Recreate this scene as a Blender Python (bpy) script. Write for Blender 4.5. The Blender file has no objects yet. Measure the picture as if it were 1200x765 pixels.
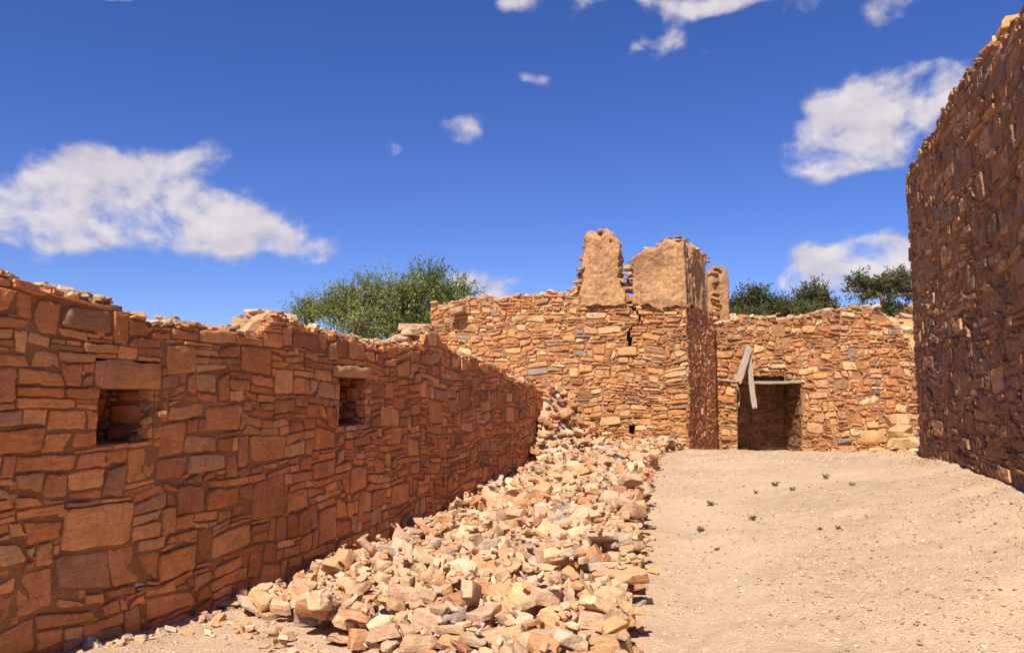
import bpy, bmesh, math, random
import numpy as np
from mathutils import Vector, Matrix, Euler

R = math.radians
scene = bpy.context.scene
COL = scene.collection

# ------------------------------------------------------------------ camera
cam_data = bpy.data.cameras.new("camera")
cam = bpy.data.objects.new("camera", cam_data)
COL.objects.link(cam)
cam.location = (0, 0, 1.6)
PITCH = 5.3
cam.rotation_euler = (R(90 + PITCH), 0, 0)
cam_data.sensor_fit = 'HORIZONTAL'
cam_data.angle = 2 * math.atan(600 / 942.0)
cam_data.clip_start = 0.05
cam_data.clip_end = 6000
scene.camera = cam

# ------------------------------------------------------------------ sun, sky, exposure
SUN_EL = 51.0
SUN_AZ = math.atan2(-0.37, -1.0)          # direction towards the sun, measured from +Y towards +X
sun_data = bpy.data.lights.new("sun", 'SUN')
sun_data.energy = 4.9
sun_data.angle = R(0.53)
sun_data.color = (1.0, 0.93, 0.82)
sun = bpy.data.objects.new("sun", sun_data)
COL.objects.link(sun)
sdir = Vector((math.sin(SUN_AZ) * math.cos(R(SUN_EL)), math.cos(SUN_AZ) * math.cos(R(SUN_EL)), math.sin(R(SUN_EL))))
sun.rotation_euler = sdir.to_track_quat('Z', 'Y').to_euler()
sun.location = (-8, -20, 30)

scene.view_settings.view_transform = 'Standard'
scene.view_settings.look = 'None'
scene.view_settings.gamma = 1.0
scene.view_settings.use_curve_mapping = False
scene.view_settings.exposure = 0.60
scene.cycles.max_bounces = 9
scene.cycles.diffuse_bounces = 7
scene.cycles.use_denoising = True


def pxdir(px, py):
    """direction of a point of the sky as azimuth (from +Y) and elevation"""
    a, b = (px - 600) / 942.0, -(py - 382.5) / 942.0
    p = R(PITCH)
    d = Vector((a, math.cos(p) - b * math.sin(p), math.sin(p) + b * math.cos(p))).normalized()
    return math.atan2(d.x, d.y), math.asin(d.z)


class NB:
    """small node builder"""
    def __init__(self, tree):
        self.t = tree
        tree.nodes.clear()

    def n(self, kind, **kw):
        nd = self.t.nodes.new(kind)
        for k, v in kw.items():
            setattr(nd, k, v)
        return nd

    def put(self, sock, v):
        if isinstance(v, bpy.types.NodeSocket):
            self.t.links.new(v, sock)
        elif v is not None:
            sock.default_value = v

    def math(self, op, a, b=None, c=None, clamp=False):
        nd = self.n('ShaderNodeMath', operation=op, use_clamp=clamp)
        self.put(nd.inputs[0], a)
        self.put(nd.inputs[1], b)
        self.put(nd.inputs[2], c)
        return nd.outputs[0]

    def vmath(self, op, a, b=None):
        nd = self.n('ShaderNodeVectorMath', operation=op)
        self.put(nd.inputs[0], a)
        self.put(nd.inputs[1], b)
        return nd.outputs[0]

    def noise(self, vec, scale, detail=4, rough=0.55, dist=0.0, out=0):
        nd = self.n('ShaderNodeTexNoise')
        self.put(nd.inputs['Vector'], vec)
        nd.inputs['Scale'].default_value = scale
        nd.inputs['Detail'].default_value = detail
        nd.inputs['Roughness'].default_value = rough
        nd.inputs['Distortion'].default_value = dist
        return nd.outputs[out]

    def ramp(self, fac, stops, interp='LINEAR'):
        nd = self.n('ShaderNodeValToRGB')
        cr = nd.color_ramp
        cr.interpolation = interp
        while len(cr.elements) < len(stops):
            cr.elements.new(0.5)
        for e, (p, c) in zip(cr.elements, stops):
            e.position = p
            e.color = c if len(c) == 4 else (*c, 1)
        self.put(nd.inputs[0], fac)
        return nd.outputs[0]

    def mix(self, fac, a, b, mode='MIX'):
        nd = self.n('ShaderNodeMix', data_type='RGBA', blend_type=mode)
        self.put(nd.inputs[0], fac)
        self.put(nd.inputs[6], a)
        self.put(nd.inputs[7], b)
        return nd.outputs[2]

    def maprange(self, v, a, b, c, d, smooth=False):
        nd = self.n('ShaderNodeMapRange')
        if smooth:
            nd.interpolation_type = 'SMOOTHSTEP'
        self.put(nd.inputs[0], v)
        for i, x in enumerate((a, b, c, d)):
            nd.inputs[i + 1].default_value = x
        return nd.outputs[0]


def g(v):
    return (v, v, v, 1)


world = bpy.data.worlds.new("World")
scene.world = world
world.use_nodes = True
w = NB(world.node_tree)
sky = w.n('ShaderNodeTexSky', sky_type='NISHITA', sun_disc=False)
sky.sun_elevation = R(SUN_EL)
sky.sun_rotation = SUN_AZ % (2 * math.pi)
sky.altitude = 1200
sky.air_density = 1.0
sky.dust_density = 0.35
sky.ozone_density = 3.0
hs = w.n('ShaderNodeHueSaturation')
hs.inputs['Hue'].default_value = 0.51
hs.inputs['Saturation'].default_value = 1.2
hs.inputs['Value'].default_value = 1.0
w.put(hs.inputs['Color'], sky.outputs[0])
tc = w.n('ShaderNodeTexCoord')
sep = w.n('ShaderNodeSeparateXYZ')
w.put(sep.inputs[0], tc.outputs['Generated'])
az = w.math('ARCTAN2', sep.outputs[0], sep.outputs[1])
el = w.math('ARCSINE', sep.outputs[2])
comb = w.n('ShaderNodeCombineXYZ')
w.put(comb.inputs[0], az)
w.put(comb.inputs[1], w.math('MULTIPLY', el, 1.25))
ae = comb.outputs[0]
nz = w.noise(ae, 9.0, 3, 0.5, 0.0, out=1)
wv = w.vmath('SUBTRACT', nz, (0.5, 0.5, 0.5))
wsep = w.n('ShaderNodeSeparateXYZ')
w.put(wsep.inputs[0], wv)
azw = w.math('ADD', az, w.math('MULTIPLY', wsep.outputs[0], 0.075))
elw = w.math('ADD', el, w.math('MULTIPLY', wsep.outputs[1], 0.05))
# px, py, half width, half height, tilt (deg, up to the right), strength
CLOUDS = [
    (55, 228, 80, 48, 0, 1.0), (135, 215, 90, 45, 5, 1.0), (215, 188, 62, 17, 12, .85), (165, 250, 90, 40, 0, .95),
    (235, 262, 66, 36, 0, 1.0), (300, 270, 76, 36, -6, 1.05), (352, 280, 36, 20, -15, .8), (85, 290, 56, 20, 0, .75),
    (-10, 235, 60, 40, 0, .9), (382, 305, 14, 9, 0, .6),
    (592, 0, 34, 12, 0, .8), (692, 8, 28, 22, 0, .7), (770, 2, 120, 12, 0, .75), (860, 0, 90, 12, 0, .7), (930, 8, 36, 16, 0, .8),
    (1048, 5, 36, 16, 0, .8), (150, -2, 60, 8, 0, .7),
    (782, 50, 32, 22, 20, .72), (742, 52, 14, 14, 0, .55), (832, 58, 16, 18, 0, .52), (627, 96, 30, 11, -8, .72),
    (553, 150, 36, 19, 5, .85), (467, 172, 20, 14, 0, .66),
    (955, 160, 52, 28, 10, 1.0), (1005, 142, 62, 42, 15, 1.1), (1072, 108, 56, 34, 20, 1.05), (985, 192, 62, 22, 0, .9),
    (1040, 150, 60, 34, 20, .95), (1000, 75, 12, 12, 0, .33), (1112, 92, 44, 30, 25, 1.0), (1020, 300, 50, 24, 0, .8),
    (985, 322, 80, 34, 5, 1.4), (1040, 306, 56, 30, 10, 1.4), (925, 328, 28, 18, 10, .8), (1090, 312, 40, 30, 0, .9),
    (572, 336, 46, 20, 0, 1.3), (535, 325, 20, 12, 0, .6), (286, 375, 18, 10, 0, .6),
    (1300, 260, 130, 50, 0, 1.0), (-230, 150, 150, 50, 10, 1.0), (-420, 300, 120, 30, 0, 1.0), (1500, 90, 120, 50, 0, 1.0),
]
total = None
for (px, py, rx, ry, tilt, st) in CLOUDS:
    a0, e0 = pxdir(px, py)
    k = math.cos(math.atan2(px - 600, 942)) ** 1.0
    k1 = k * k
    ra, re = rx / 942 * k1, ry / 942 * k
    da = w.math('SUBTRACT', azw, a0)
    de = w.math('SUBTRACT', elw, e0)
    c_, s_ = math.cos(R(tilt)), math.sin(R(tilt))
    uu = w.math('ADD', w.math('MULTIPLY', da, c_ / ra), w.math('MULTIPLY', de, s_ / ra))
    vv = w.math('ADD', w.math('MULTIPLY', da, -s_ / re), w.math('MULTIPLY', de, c_ / re))
    d2 = w.math('ADD', w.math('MULTIPLY', uu, uu), w.math('MULTIPLY', vv, vv))
    f = w.math('MULTIPLY', w.math('EXPONENT', w.math('MULTIPLY', d2, -1.1)), st)
    total = f if total is None else w.math('ADD', total, f)
fb = w.noise(ae, 13.0, 9, 0.56, 0.25)
fb2 = w.noise(ae, 42.0, 6, 0.6)
fbm = w.math('ADD', w.math('MULTIPLY', w.math('SUBTRACT', fb, 0.5), 3.4), w.math('MULTIPLY', w.math('SUBTRACT', fb2, 0.5), 0.7))
cov = w.math('MINIMUM', w.math('MULTIPLY', total, 0.92), 1.0)
dens = w.math('ADD', cov, w.math('MULTIPLY', fbm, w.math('MINIMUM', w.math('MULTIPLY', cov, 2.2), 0.9)))
mask = w.maprange(dens, 0.30, 1.15, 0.0, 0.96, True)
up_ = w.n('ShaderNodeCombineXYZ')
up_.inputs[0].default_value = -0.006
up_.inputs[1].default_value = 0.016
fbs = w.noise(w.vmath('ADD', ae, up_.outputs[0]), 13.0, 9, 0.56, 0.25)
relief = w.math('MULTIPLY', w.math('SUBTRACT', fb, fbs), 1.7)
shade = w.maprange(w.math('ADD', relief, w.math('MULTIPLY', cov, 0.6)), 0.0, 0.85, 0.0, 1.0)
ccol = w.mix(shade, (4.0, 3.8, 4.7, 1), (7.3, 6.8, 7.0, 1))
skyb = w.mix(1.0, hs.outputs[0], (0.88, 0.90, 1.22, 1), 'MULTIPLY')
skyc = w.mix(mask, skyb, ccol)
bg = w.n('ShaderNodeBackground')
w.put(bg.inputs[0], skyc)
bg.inputs[1].default_value = 0.075
out = w.n('ShaderNodeOutputWorld')
w.put(out.inputs[0], bg.outputs[0])

# ------------------------------------------------------------------ numeric helpers
def _hash(ix, iy, iz, seed):
    h = (ix.astype(np.int64) * 374761393 + iy.astype(np.int64) * 668265263 + iz.astype(np.int64) * 2147483647 + seed * 1274126177) & 0xffffffff
    h = ((h ^ (h >> 13)) * 1274126177) & 0xffffffff
    h = (h ^ (h >> 16)) & 0xffff
    return h / 32767.5 - 1.0


def vn(p, freq=1.0, seed=0):
    """smooth value noise in -1..1, p is (...,2 or 3)"""
    p = np.asarray(p, float) * freq
    if p.shape[-1] == 2:
        p = np.concatenate([p, np.zeros(p.shape[:-1] + (1,))], -1)
    i = np.floor(p)
    f = p - i
    f = f * f * (3 - 2 * f)
    x, y, z = i[..., 0], i[..., 1], i[..., 2]
    r = 0
    for dx in (0, 1):
        for dy in (0, 1):
            for dz in (0, 1):
                wt = (f[..., 0] if dx else 1 - f[..., 0]) * (f[..., 1] if dy else 1 - f[..., 1]) * (f[..., 2] if dz else 1 - f[..., 2])
                r = r + wt * _hash(x + dx, y + dy, z + dz, seed)
    return r


def fbm_n(p, freq, octv=4, seed=0, gain=0.5):
    a, s = 1.0, 0
    for k in range(octv):
        s = s + a * vn(p, freq * 2 ** k, seed + k)
        a *= gain
    return s


def smooth(x, a, b):
    t = np.clip((x - a) / (b - a), 0, 1)
    return t * t * (3 - 2 * t)


def build_mesh(name, verts, quads=None, tris=None, mats=(), cols=None, midx=None, smooth_on=True, parent=None, sharp=None):
    verts = np.asarray(verts, np.float32).reshape(-1, 3)
    nq = 0 if quads is None else len(quads)
    nt = 0 if tris is None else len(tris)
    me = bpy.data.meshes.new(name)
    me.vertices.add(len(verts))
    me.vertices.foreach_set('co', verts.ravel())
    li = []
    if nq:
        li.append(np.asarray(quads, np.int32).ravel())
    if nt:
        li.append(np.asarray(tris, np.int32).ravel())
    li = np.concatenate(li)
    me.loops.add(len(li))
    me.loops.foreach_set('vertex_index', li)
    me.polygons.add(nq + nt)
    starts = np.concatenate([np.arange(nq) * 4, nq * 4 + np.arange(nt) * 3]).astype(np.int32)
    me.polygons.foreach_set('loop_start', starts)
    me.polygons.foreach_set('use_smooth', np.full(nq + nt, smooth_on))
    for m in mats:
        me.materials.append(m)
    if midx is not None:
        me.polygons.foreach_set('material_index', np.asarray(midx, np.int32))
    me.update(calc_edges=True)
    if cols is not None:
        c = np.ones((len(verts), 4), np.float32)
        c[:, :3] = np.asarray(cols, np.float32)
        at = me.color_attributes.new('Col', 'FLOAT_COLOR', 'POINT')
        at.data.foreach_set('color', c.ravel())
    me.validate()
    if sharp:
        me.set_sharp_from_angle(angle=R(sharp))
    ob = bpy.data.objects.new(name, me)
    COL.objects.link(ob)
    if parent:
        ob.parent = parent
    return ob


def tag(o, label=None, cat=None, group=None, kind=None):
    if label:
        o['label'] = label
    if cat:
        o['category'] = cat
    if group:
        o['group'] = group
    if kind:
        o['kind'] = kind
    return o


def empty(name, label, cat, loc=(0, 0, 0), group=None):
    o = bpy.data.objects.new(name, None)
    COL.objects.link(o)
    o.location = loc
    o.empty_display_size = 0.2
    tag(o, label, cat, group)
    return o


# ------------------------------------------------------------------ materials
def mat_new(name):
    m = bpy.data.materials.new(name)
    m.use_nodes = True
    return m, NB(m.node_tree)


def finish(nb, col, rough=0.9, bump=None, bstr=0.5, bdist=0.02, spec=0.25):
    bs = nb.n('ShaderNodeBsdfPrincipled')
    nb.put(bs.inputs['Base Color'], col)
    nb.put(bs.inputs['Roughness'], rough)
    bs.inputs['Specular IOR Level'].default_value = spec
    if bump is not None:
        b = nb.n('ShaderNodeBump')
        b.inputs['Strength'].default_value = bstr
        b.inputs['Distance'].default_value = bdist
        nb.put(b.inputs['Height'], bump)
        nb.put(bs.inputs['Normal'], b.outputs[0])
    o = nb.n('ShaderNodeOutputMaterial')
    nb.put(o.inputs[0], bs.outputs[0])


def stone_material(name, per_object=False, vary=1.0, stain=(0.30, 0.155, 0.075), lime=(0.62, 0.44, 0.28)):
    m, b = mat_new(name)
    if per_object:
        oi = b.n('ShaderNodeObjectInfo')
        col = oi.outputs['Color']
        tcn = b.n('ShaderNodeTexCoord')
        off = b.n('ShaderNodeCombineXYZ')
        b.put(off.inputs[0], b.math('MULTIPLY', oi.outputs['Random'], 37.0))
        b.put(off.inputs[1], b.math('MULTIPLY', oi.outputs['Random'], 91.0))
        vec = b.vmath('ADD', b.vmath('MULTIPLY', tcn.outputs['Object'], (.3, .3, .3)), off.outputs[0])
    else:
        at = b.n('ShaderNodeAttribute', attribute_name='Col')
        col = at.outputs['Color']
        geo = b.n('ShaderNodeNewGeometry')
        vec = geo.outputs['Position']
    n1 = b.noise(vec, 5.0, 5, 0.62, 0.6)
    n2 = b.noise(vec, 26.0, 5, 0.65, 0.2)
    n3 = b.noise(vec, 110.0, 3, 0.6)
    # thin bedding layers, tilted a little
    mp = b.n('ShaderNodeMapping')
    mp.inputs['Scale'].default_value = (3, 3, 34)
    mp.inputs['Rotation'].default_value = (0.12, 0.08, 0)
    b.put(mp.inputs['Vector'], vec)
    n4 = b.noise(mp.outputs[0], 1.6, 4, 0.6, 0.4)
    f1 = b.ramp(n1, [(0.25, g(0.72)), (0.5, g(1.0)), (0.78, g(1.22))])
    c = b.mix(vary, col, b.mix(1.0, col, f1, 'MULTIPLY'))
    f2 = b.ramp(n2, [(0.28, g(0.74)), (0.5, g(1.0)), (0.75, g(1.18))])
    c = b.mix(0.8, c, b.mix(1.0, c, f2, 'MULTIPLY'))
    f4 = b.ramp(n4, [(0.3, g(0.8)), (0.55, g(1.05)), (0.75, g(1.12))])
    c = b.mix(0.55, c, b.mix(1.0, c, f4, 'MULTIPLY'))
    c = b.mix(b.maprange(n1, 0.60, 0.76, 0, 0.45), c, (*lime, 1))
    st = b.noise(vec, 2.3, 6, 0.7, 1.2)
    c = b.mix(b.maprange(st, 0.58, 0.74, 0, 0.55), c, (*stain, 1))
    h = b.math('ADD', b.math('MULTIPLY', n2, 0.55), b.math('ADD', b.math('MULTIPLY', n3, 0.22), b.math('ADD', b.math('MULTIPLY', n4, 0.45), b.math('MULTIPLY', n1, 0.6))))
    finish(b, c, 0.92, h, 0.75, 0.03)
    return m


M_WALL = stone_material('dry_stone')
M_RUBBLE = stone_material('rubble_stone', per_object=True, vary=0.7, stain=(0.33, 0.21, 0.13), lime=(0.66, 0.50, 0.34))
M_RUBBLE_MASS = stone_material('rubble_mass', vary=0.7, stain=(0.33, 0.21, 0.13), lime=(0.66, 0.50, 0.34))


def earth_material(name, c0, c1, c2, bscale=1.0, hill=None):
    m, b = mat_new(name)
    geo = b.n('ShaderNodeNewGeometry')
    v = geo.outputs['Position']
    n1 = b.noise(v, 0.8, 6, 0.62, 0.4)
    n2 = b.noise(v, 9.0, 6, 0.68)
    n3 = b.noise(v, 70.0, 4, 0.7)
    c = b.mix(b.maprange(n1, 0.35, 0.68, 0, 1), (*c0, 1), (*c1, 1))
    c = b.mix(b.maprange(n2, 0.42, 0.7, 0, 0.7), c, (*c2, 1))
    if hill:
        sp = b.n('ShaderNodeSeparateXYZ')
        b.put(sp.inputs[0], v)
        up = b.math('ADD', sp.outputs[2], b.math('MULTIPLY', n1, 1.2))
        far = b.math('ADD', sp.outputs[1], b.math('MULTIPLY', n2, .6))
        c = b.mix(b.math('MULTIPLY', b.maprange(up, 1.3, 2.4, 0, 1), b.maprange(far, 19.5, 20.5, 0, 1)), c, (*hill, 1))
    vo = b.n('ShaderNodeTexVoronoi')
    vo.inputs['Scale'].default_value = 46.0
    b.put(vo.inputs['Vector'], v)
    peb = b.ramp(vo.outputs['Distance'], [(0.0, g(1.14)), (0.3, g(1.04)), (0.6, g(0.9))])
    c = b.mix(0.6, c, b.mix(1.0, c, peb, 'MULTIPLY'))
    f3 = b.ramp(n3, [(0.3, g(0.76)), (0.52, g(1.0)), (0.72, g(1.2))])
    c = b.mix(0.8, c, b.mix(1.0, c, f3, 'MULTIPLY'))
    h = b.math('ADD', b.math('MULTIPLY', n2, 1.0), b.math('ADD', b.math('MULTIPLY', n3, 0.35), b.math('MULTIPLY', vo.outputs['Distance'], -0.35)))
    finish(b, c, 0.95, h, 0.55, 0.035 * bscale, 0.15)
    return m


M_EARTH = earth_material('dusty_earth', (0.56, 0.39, 0.255), (0.42, 0.285, 0.18), (0.61, 0.445, 0.295), 1.7, (.50, .30, .13))
M_MORTAR = earth_material('mud_mortar', (0.34, 0.165, 0.072), (0.40, 0.205, 0.095), (0.29, 0.14, 0.063))
M_CAP = earth_material('crumbled_mud', (0.50, 0.29, 0.14), (0.42, 0.22, 0.10), (0.56, 0.36, 0.19))


def plaster_material():
    m, b = mat_new('mud_plaster')
    geo = b.n('ShaderNodeNewGeometry')
    v = geo.outputs['Position']
    n1 = b.noise(v, 2.2, 6, 0.65, 0.6)
    n2 = b.noise(v, 22.0, 5, 0.7)
    mp = b.n('ShaderNodeMapping')
    mp.inputs['Scale'].default_value = (9, 9, 0.9)
    b.put(mp.inputs['Vector'], v)
    n4 = b.noise(mp.outputs[0], 1.0, 4, 0.6, 0.3)
    c = b.mix(b.maprange(n1, 0.36, 0.64, 0, 1), (0.56, 0.305, 0.125, 1), (0.42, 0.20, 0.095, 1))
    c = b.mix(b.maprange(n2, 0.5, 0.72, 0, 0.75), c, (0.66, 0.43, 0.22, 1))
    c = b.mix(b.maprange(n2, 0.46, 0.3, 0, 0.7), c, (0.27, 0.125, 0.06, 1))
    c = b.mix(b.maprange(n4, 0.56, 0.7, 0, 0.6), c, (0.19, 0.085, 0.045, 1))
    n5 = b.noise(v, 30.0, 5, 0.75)
    c = b.mix(b.maprange(n5, 0.52, 0.66, 0, 0.6), c, (0.70, 0.50, 0.29, 1))
    c = b.mix(b.maprange(n5, 0.45, 0.32, 0, 0.65), c, (0.24, 0.12, 0.07, 1))
    st = b.noise(v, 1.4, 6, 0.7, 1.0)
    c = b.mix(b.maprange(st, 0.50, 0.64, 0, 0.7), c, (0.30, 0.165, 0.10, 1))
    h = b.math('ADD', b.math('ADD', b.math('MULTIPLY', n2, 0.8), b.math('MULTIPLY', n5, 0.4)), b.math('ADD', b.math('MULTIPLY', n1, 0.8), b.math('MULTIPLY', n4, 0.4)))
    finish(b, c, 0.95, h, 0.8, 0.06, 0.15)
    return m


M_PLASTER = plaster_material()


def simple_noise_mat(name, ca, cb, scale, rough=0.85, stretch=(1, 1, 1), bd=0.01, trans=0.0):
    m, b = mat_new(name)
    tcn = b.n('ShaderNodeTexCoord')
    mp = b.n('ShaderNodeMapping')
    mp.inputs['Scale'].default_value = stretch
    b.put(mp.inputs['Vector'], tcn.outputs['Object'])
    n1 = b.noise(mp.outputs[0], scale, 5, 0.65)
    c = b.mix(b.maprange(n1, 0.32, 0.68, 0, 1), (*ca, 1), (*cb, 1))
    finish(b, c, rough, n1, 0.6, bd, 0.2)
    return m


M_WOOD = simple_noise_mat('weathered_wood', (0.22, 0.165, 0.115), (0.46, 0.37, 0.27), 14, 0.85, (6, 6, 0.5), 0.01)
M_BARK = simple_noise_mat('bark', (0.10, 0.075, 0.05), (0.20, 0.16, 0.11), 20, 0.9, (1, 1, 0.3), 0.01)


def leaf_material(name):
    m, b = mat_new(name)
    at = b.n('ShaderNodeAttribute', attribute_name='Col')
    d = b.n('ShaderNodeBsdfDiffuse')
    b.put(d.inputs[0], at.outputs['Color'])
    t = b.n('ShaderNodeBsdfTranslucent')
    b.put(t.inputs[0], at.outputs['Color'])
    mx = b.n('ShaderNodeMixShader')
    mx.inputs[0].default_value = 0.3
    b.put(mx.inputs[1], d.outputs[0])
    b.put(mx.inputs[2], t.outputs[0])
    o = b.n('ShaderNodeOutputMaterial')
    b.put(o.inputs[0], mx.outputs[0])
    return m


M_LEAF = leaf_material('leaves')

# ------------------------------------------------------------------ ground shape
def xl(Y):      # face of the long wall
    return -4.51 + 0.30 * Y


EDGE_Y = np.array([-5, 2.5, 4.15, 6, 9, 12, 15, 17.0, 40])
EDGE_X = np.array([.30, .44, .53, 0.88, 1.42, 2.02, 2.70, 3.60, 3.7])


def xe(Y):      # path-side edge of the rubble
    return np.interp(Y, EDGE_Y, EDGE_X)


def xr(Y):      # face of the tall wall
    return 6.44 + 0.33 * (Y - 13)


def zw(Y):
    return np.interp(Y, [-5, 5.1, 7, 8.8, 11, 14, 17.5, 20, 30], [0, -.02, -.14, -.20, -.13, .08, .38, .45, .8])


def zp(Y):
    return np.interp(Y, [-30, 0, 5.1, 9, 12, 14, 15.5, 17, 20, 22, 30], [-1.0, -.02, 0, .25, .45, .57, .61, .58, .30, .25, .5])


def zr(Y):
    return np.interp(Y, [-30, 2, 5, 7, 10, 13, 16, 20, 30], [-.8, .05, .50, .80, .80, .77, .60, .27, .4])


def rubble_top(X, Y):
    """surface the loose stones reach"""
    f = np.clip((X - xl(Y)) / np.maximum(xe(Y) - xl(Y), .3), 0, 1)
    hi = np.interp(Y, [3, 5, 8, 12, 15, 17.5], [.20, .20, .13, .08, .1, .13])
    # low fringe in front, next to the bare patch by the wall
    z0 = zw(Y) + np.interp(Y, [6.2, 7.4, 14, 17], [0.0, .0, .0, .05])
    z1 = zp(np.minimum(Y, 16.8)) + hi
    z = z0 + (z1 - z0) * smooth(f, -.1, 1.0)
    z = z + .06 * np.sin(X * 2.1 + Y * 1.3) * np.sin(Y * 1.7)
    # collapsed heap in the corner between the long wall and the ruin
    heap = np.clip(1 - (X - (xl(Y) + .1)) / 1.25, 0, 1.0) * smooth(Y, 15.6, 17.6)
    z = z + 1.5 * heap
    return z


def in_rubble(X, Y):
    ins = (X > xl(Y) + .02) & (X < xe(Y)) & (Y < 17.2 + (3.71 - X) * .357 - .12) & (Y > 2.0)
    front = X > (-2.12 + (6.62 - Y) * .86)       # diagonal front edge by the wall
    return ins & front


def terrain_z(X, Y):
    X = np.asarray(X, float)
    Y = np.asarray(Y, float)
    Yc = np.clip(Y, -30, 24)
    a, b_, c = xl(Yc), xe(Yc) + .05, xr(np.minimum(Yc, 14))
    f1 = np.clip((X - a) / np.maximum(b_ - a, .2), 0, 1)
    f2 = np.clip((X - b_) / np.maximum(c - b_, .2), 0, 1)
    z = zw(Yc) + (zp(Yc) - zw(Yc)) * smooth(f1, 0, 1)
    z = z + (zr(Yc) - zp(Yc)) * f2 ** 1.5
    # shallow worn hollow just beside the stones
    z = z - .05 * np.exp(-((X - b_ - .45) / .3) ** 2) * (Y < 16)
    # ground beyond the long wall, at its back
    bk = smooth(a - .5 - X, 0.0, 2.5)
    z = z + bk * (.7 - zw(Yc)) * .8
    # hill beyond the ruin
    m = smooth(X, 3.5, 6.0) * smooth(Y + .12 * np.maximum(X - 9, 0) * 0, 22.3, 23.3)
    hill = 3.75 + (np.clip(Y, 23, 42) - 23.2) * .13 + (np.clip(X, 0, 40) - 8) * .03
    hill = hill + .25 * fbm_n(np.stack([X, Y], -1), .35, 3, 11)
    z = z * (1 - m) + hill * m
    # slope running down beside the end of the back wall
    m2 = smooth(X, 9.6, 11.5) * smooth(Y, 19.0, 23.5) * (1 - smooth(Y, 22.3, 23.3))
    z = z + m2 * 3.2
    r = np.sqrt(X * X + (Y - 10) ** 2)
    z = z + smooth(r, 50, 300) * (fbm_n(np.stack([X, Y], -1), .01, 3, 5) * 4 - 6)
    fine = smooth(-r, -45, -20)
    p = np.stack([X, Y], -1)
    z = z + fine * (.035 * vn(p, .9, 3) + .016 * vn(p, 3.1, 4) + .006 * vn(p, 7.0, 6))
    return z


def ground_z(X, Y):
    """terrain, raised under the stones"""
    z = terrain_z(X, Y)
    d = np.where(in_rubble(X, Y), 1.0, 0.0)
    fe = smooth(xe(Y) - X, .05, .35) * smooth(X - (-2.12 + (6.62 - Y) * .86), .05, .5)
    return np.where(d > 0, np.maximum(z, z + (rubble_top(X, Y) - .13 - z) * fe), z)


def axis(fine0, fine1, step, far0, far1):
    mid = np.arange(fine0, fine1, step)
    def grow(start, end):
        o, x, d = [], start, step
        while abs(x - start) < abs(end - start):
            d *= 1.28
            x += d if end > start else -d
            o.append(x)
        return o
    return np.concatenate([grow(fine0, far0)[::-1], mid, grow(fine1, far1)])


gx = axis(-4.5, 12.0, .06, -1500, 1500)
gy = axis(2.0, 24.0, .06, -900, 2500)
GX, GY = np.meshgrid(gx, gy)
GZ = ground_z(GX, GY)
nxg, nyg = len(gx), len(gy)
idx = np.arange(nxg * nyg).reshape(nyg, nxg)
quads = np.stack([idx[:-1, :-1], idx[:-1, 1:], idx[1:, 1:], idx[1:, :-1]], -1).reshape(-1, 4)
ground = build_mesh('ground', np.stack([GX, GY, GZ], -1), quads, None, [M_EARTH])
tag(ground, kind='structure')


# ------------------------------------------------------------------ rocks
def make_rock(seed, flat=1.0):
    """an angular broken stone about 1 long: a box cut by random planes, chipped edges, rough faces"""
    rg = random.Random(seed)
    bm = bmesh.new()
    bmesh.ops.create_cube(bm, size=1.0)
    sx, sy, sz = 1.0, rg.uniform(.55, .88), rg.uniform(.30, .52) * flat
    bmesh.ops.scale(bm, vec=(sx, sy, sz), verts=bm.verts)
    for v in bm.verts:
        v.co += Vector((rg.uniform(-.12, .12) * sx, rg.uniform(-.14, .14) * sy, rg.uniform(-.14, .14) * sz))
    for k in range(rg.randint(5, 8)):
        n = Vector((rg.gauss(0, 1), rg.gauss(0, 1), rg.gauss(0, .8))).normalized()
        ext = max(v.co.dot(n) for v in bm.verts)
        geom = bm.verts[:] + bm.edges[:] + bm.faces[:]
        res = bmesh.ops.bisect_plane(bm, geom=geom, plane_co=n * ext * rg.uniform(.66, .88), plane_no=n, clear_outer=True)
        ed = [e for e in res['geom_cut'] if isinstance(e, bmesh.types.BMEdge)]
        if ed:
            bmesh.ops.contextual_create(bm, geom=ed)
    bmesh.ops.remove_doubles(bm, verts=bm.verts, dist=.02)
    pts_ = [v.co.copy() for v in bm.verts]
    bm.free()
    bm = bmesh.new()
    for p_ in pts_:
        bm.verts.new(p_)
    bmesh.ops.convex_hull(bm, input=bm.verts)
    bmesh.ops.delete(bm, geom=[v for v in bm.verts if not v.link_faces], context='VERTS')
    bmesh.ops.dissolve_limit(bm, angle_limit=R(6), verts=bm.verts, edges=bm.edges)
    bmesh.ops.bevel(bm, geom=bm.edges[:], offset=.022, segments=1, affect='EDGES', clamp_overlap=True)
    bmesh.ops.triangulate(bm, faces=bm.faces)
    long_e = [e for e in bm.edges if e.calc_length() > .22]
    bmesh.ops.subdivide_edges(bm, edges=long_e, cuts=1)
    bmesh.ops.triangulate(bm, faces=bm.faces)
    long_e = [e for e in bm.edges if e.calc_length() > .24]
    bmesh.ops.subdivide_edges(bm, edges=long_e, cuts=1)
    bmesh.ops.triangulate(bm, faces=bm.faces)
    bm.normal_update()
    vs = np.array([v.co[:] for v in bm.verts])
    ns = np.array([v.normal[:] for v in bm.verts])
    fs = np.array([[v.index for v in f.verts] for f in bm.faces])
    bm.free()
    vs = vs + ns * (.035 * vn(vs, 3.2, seed) + .022 * vn(vs, 8.0, seed + 5))[:, None]
    vs -= vs.mean(0)
    L = vs[:, 0].max() - vs[:, 0].min()
    return vs / L, fs


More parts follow.
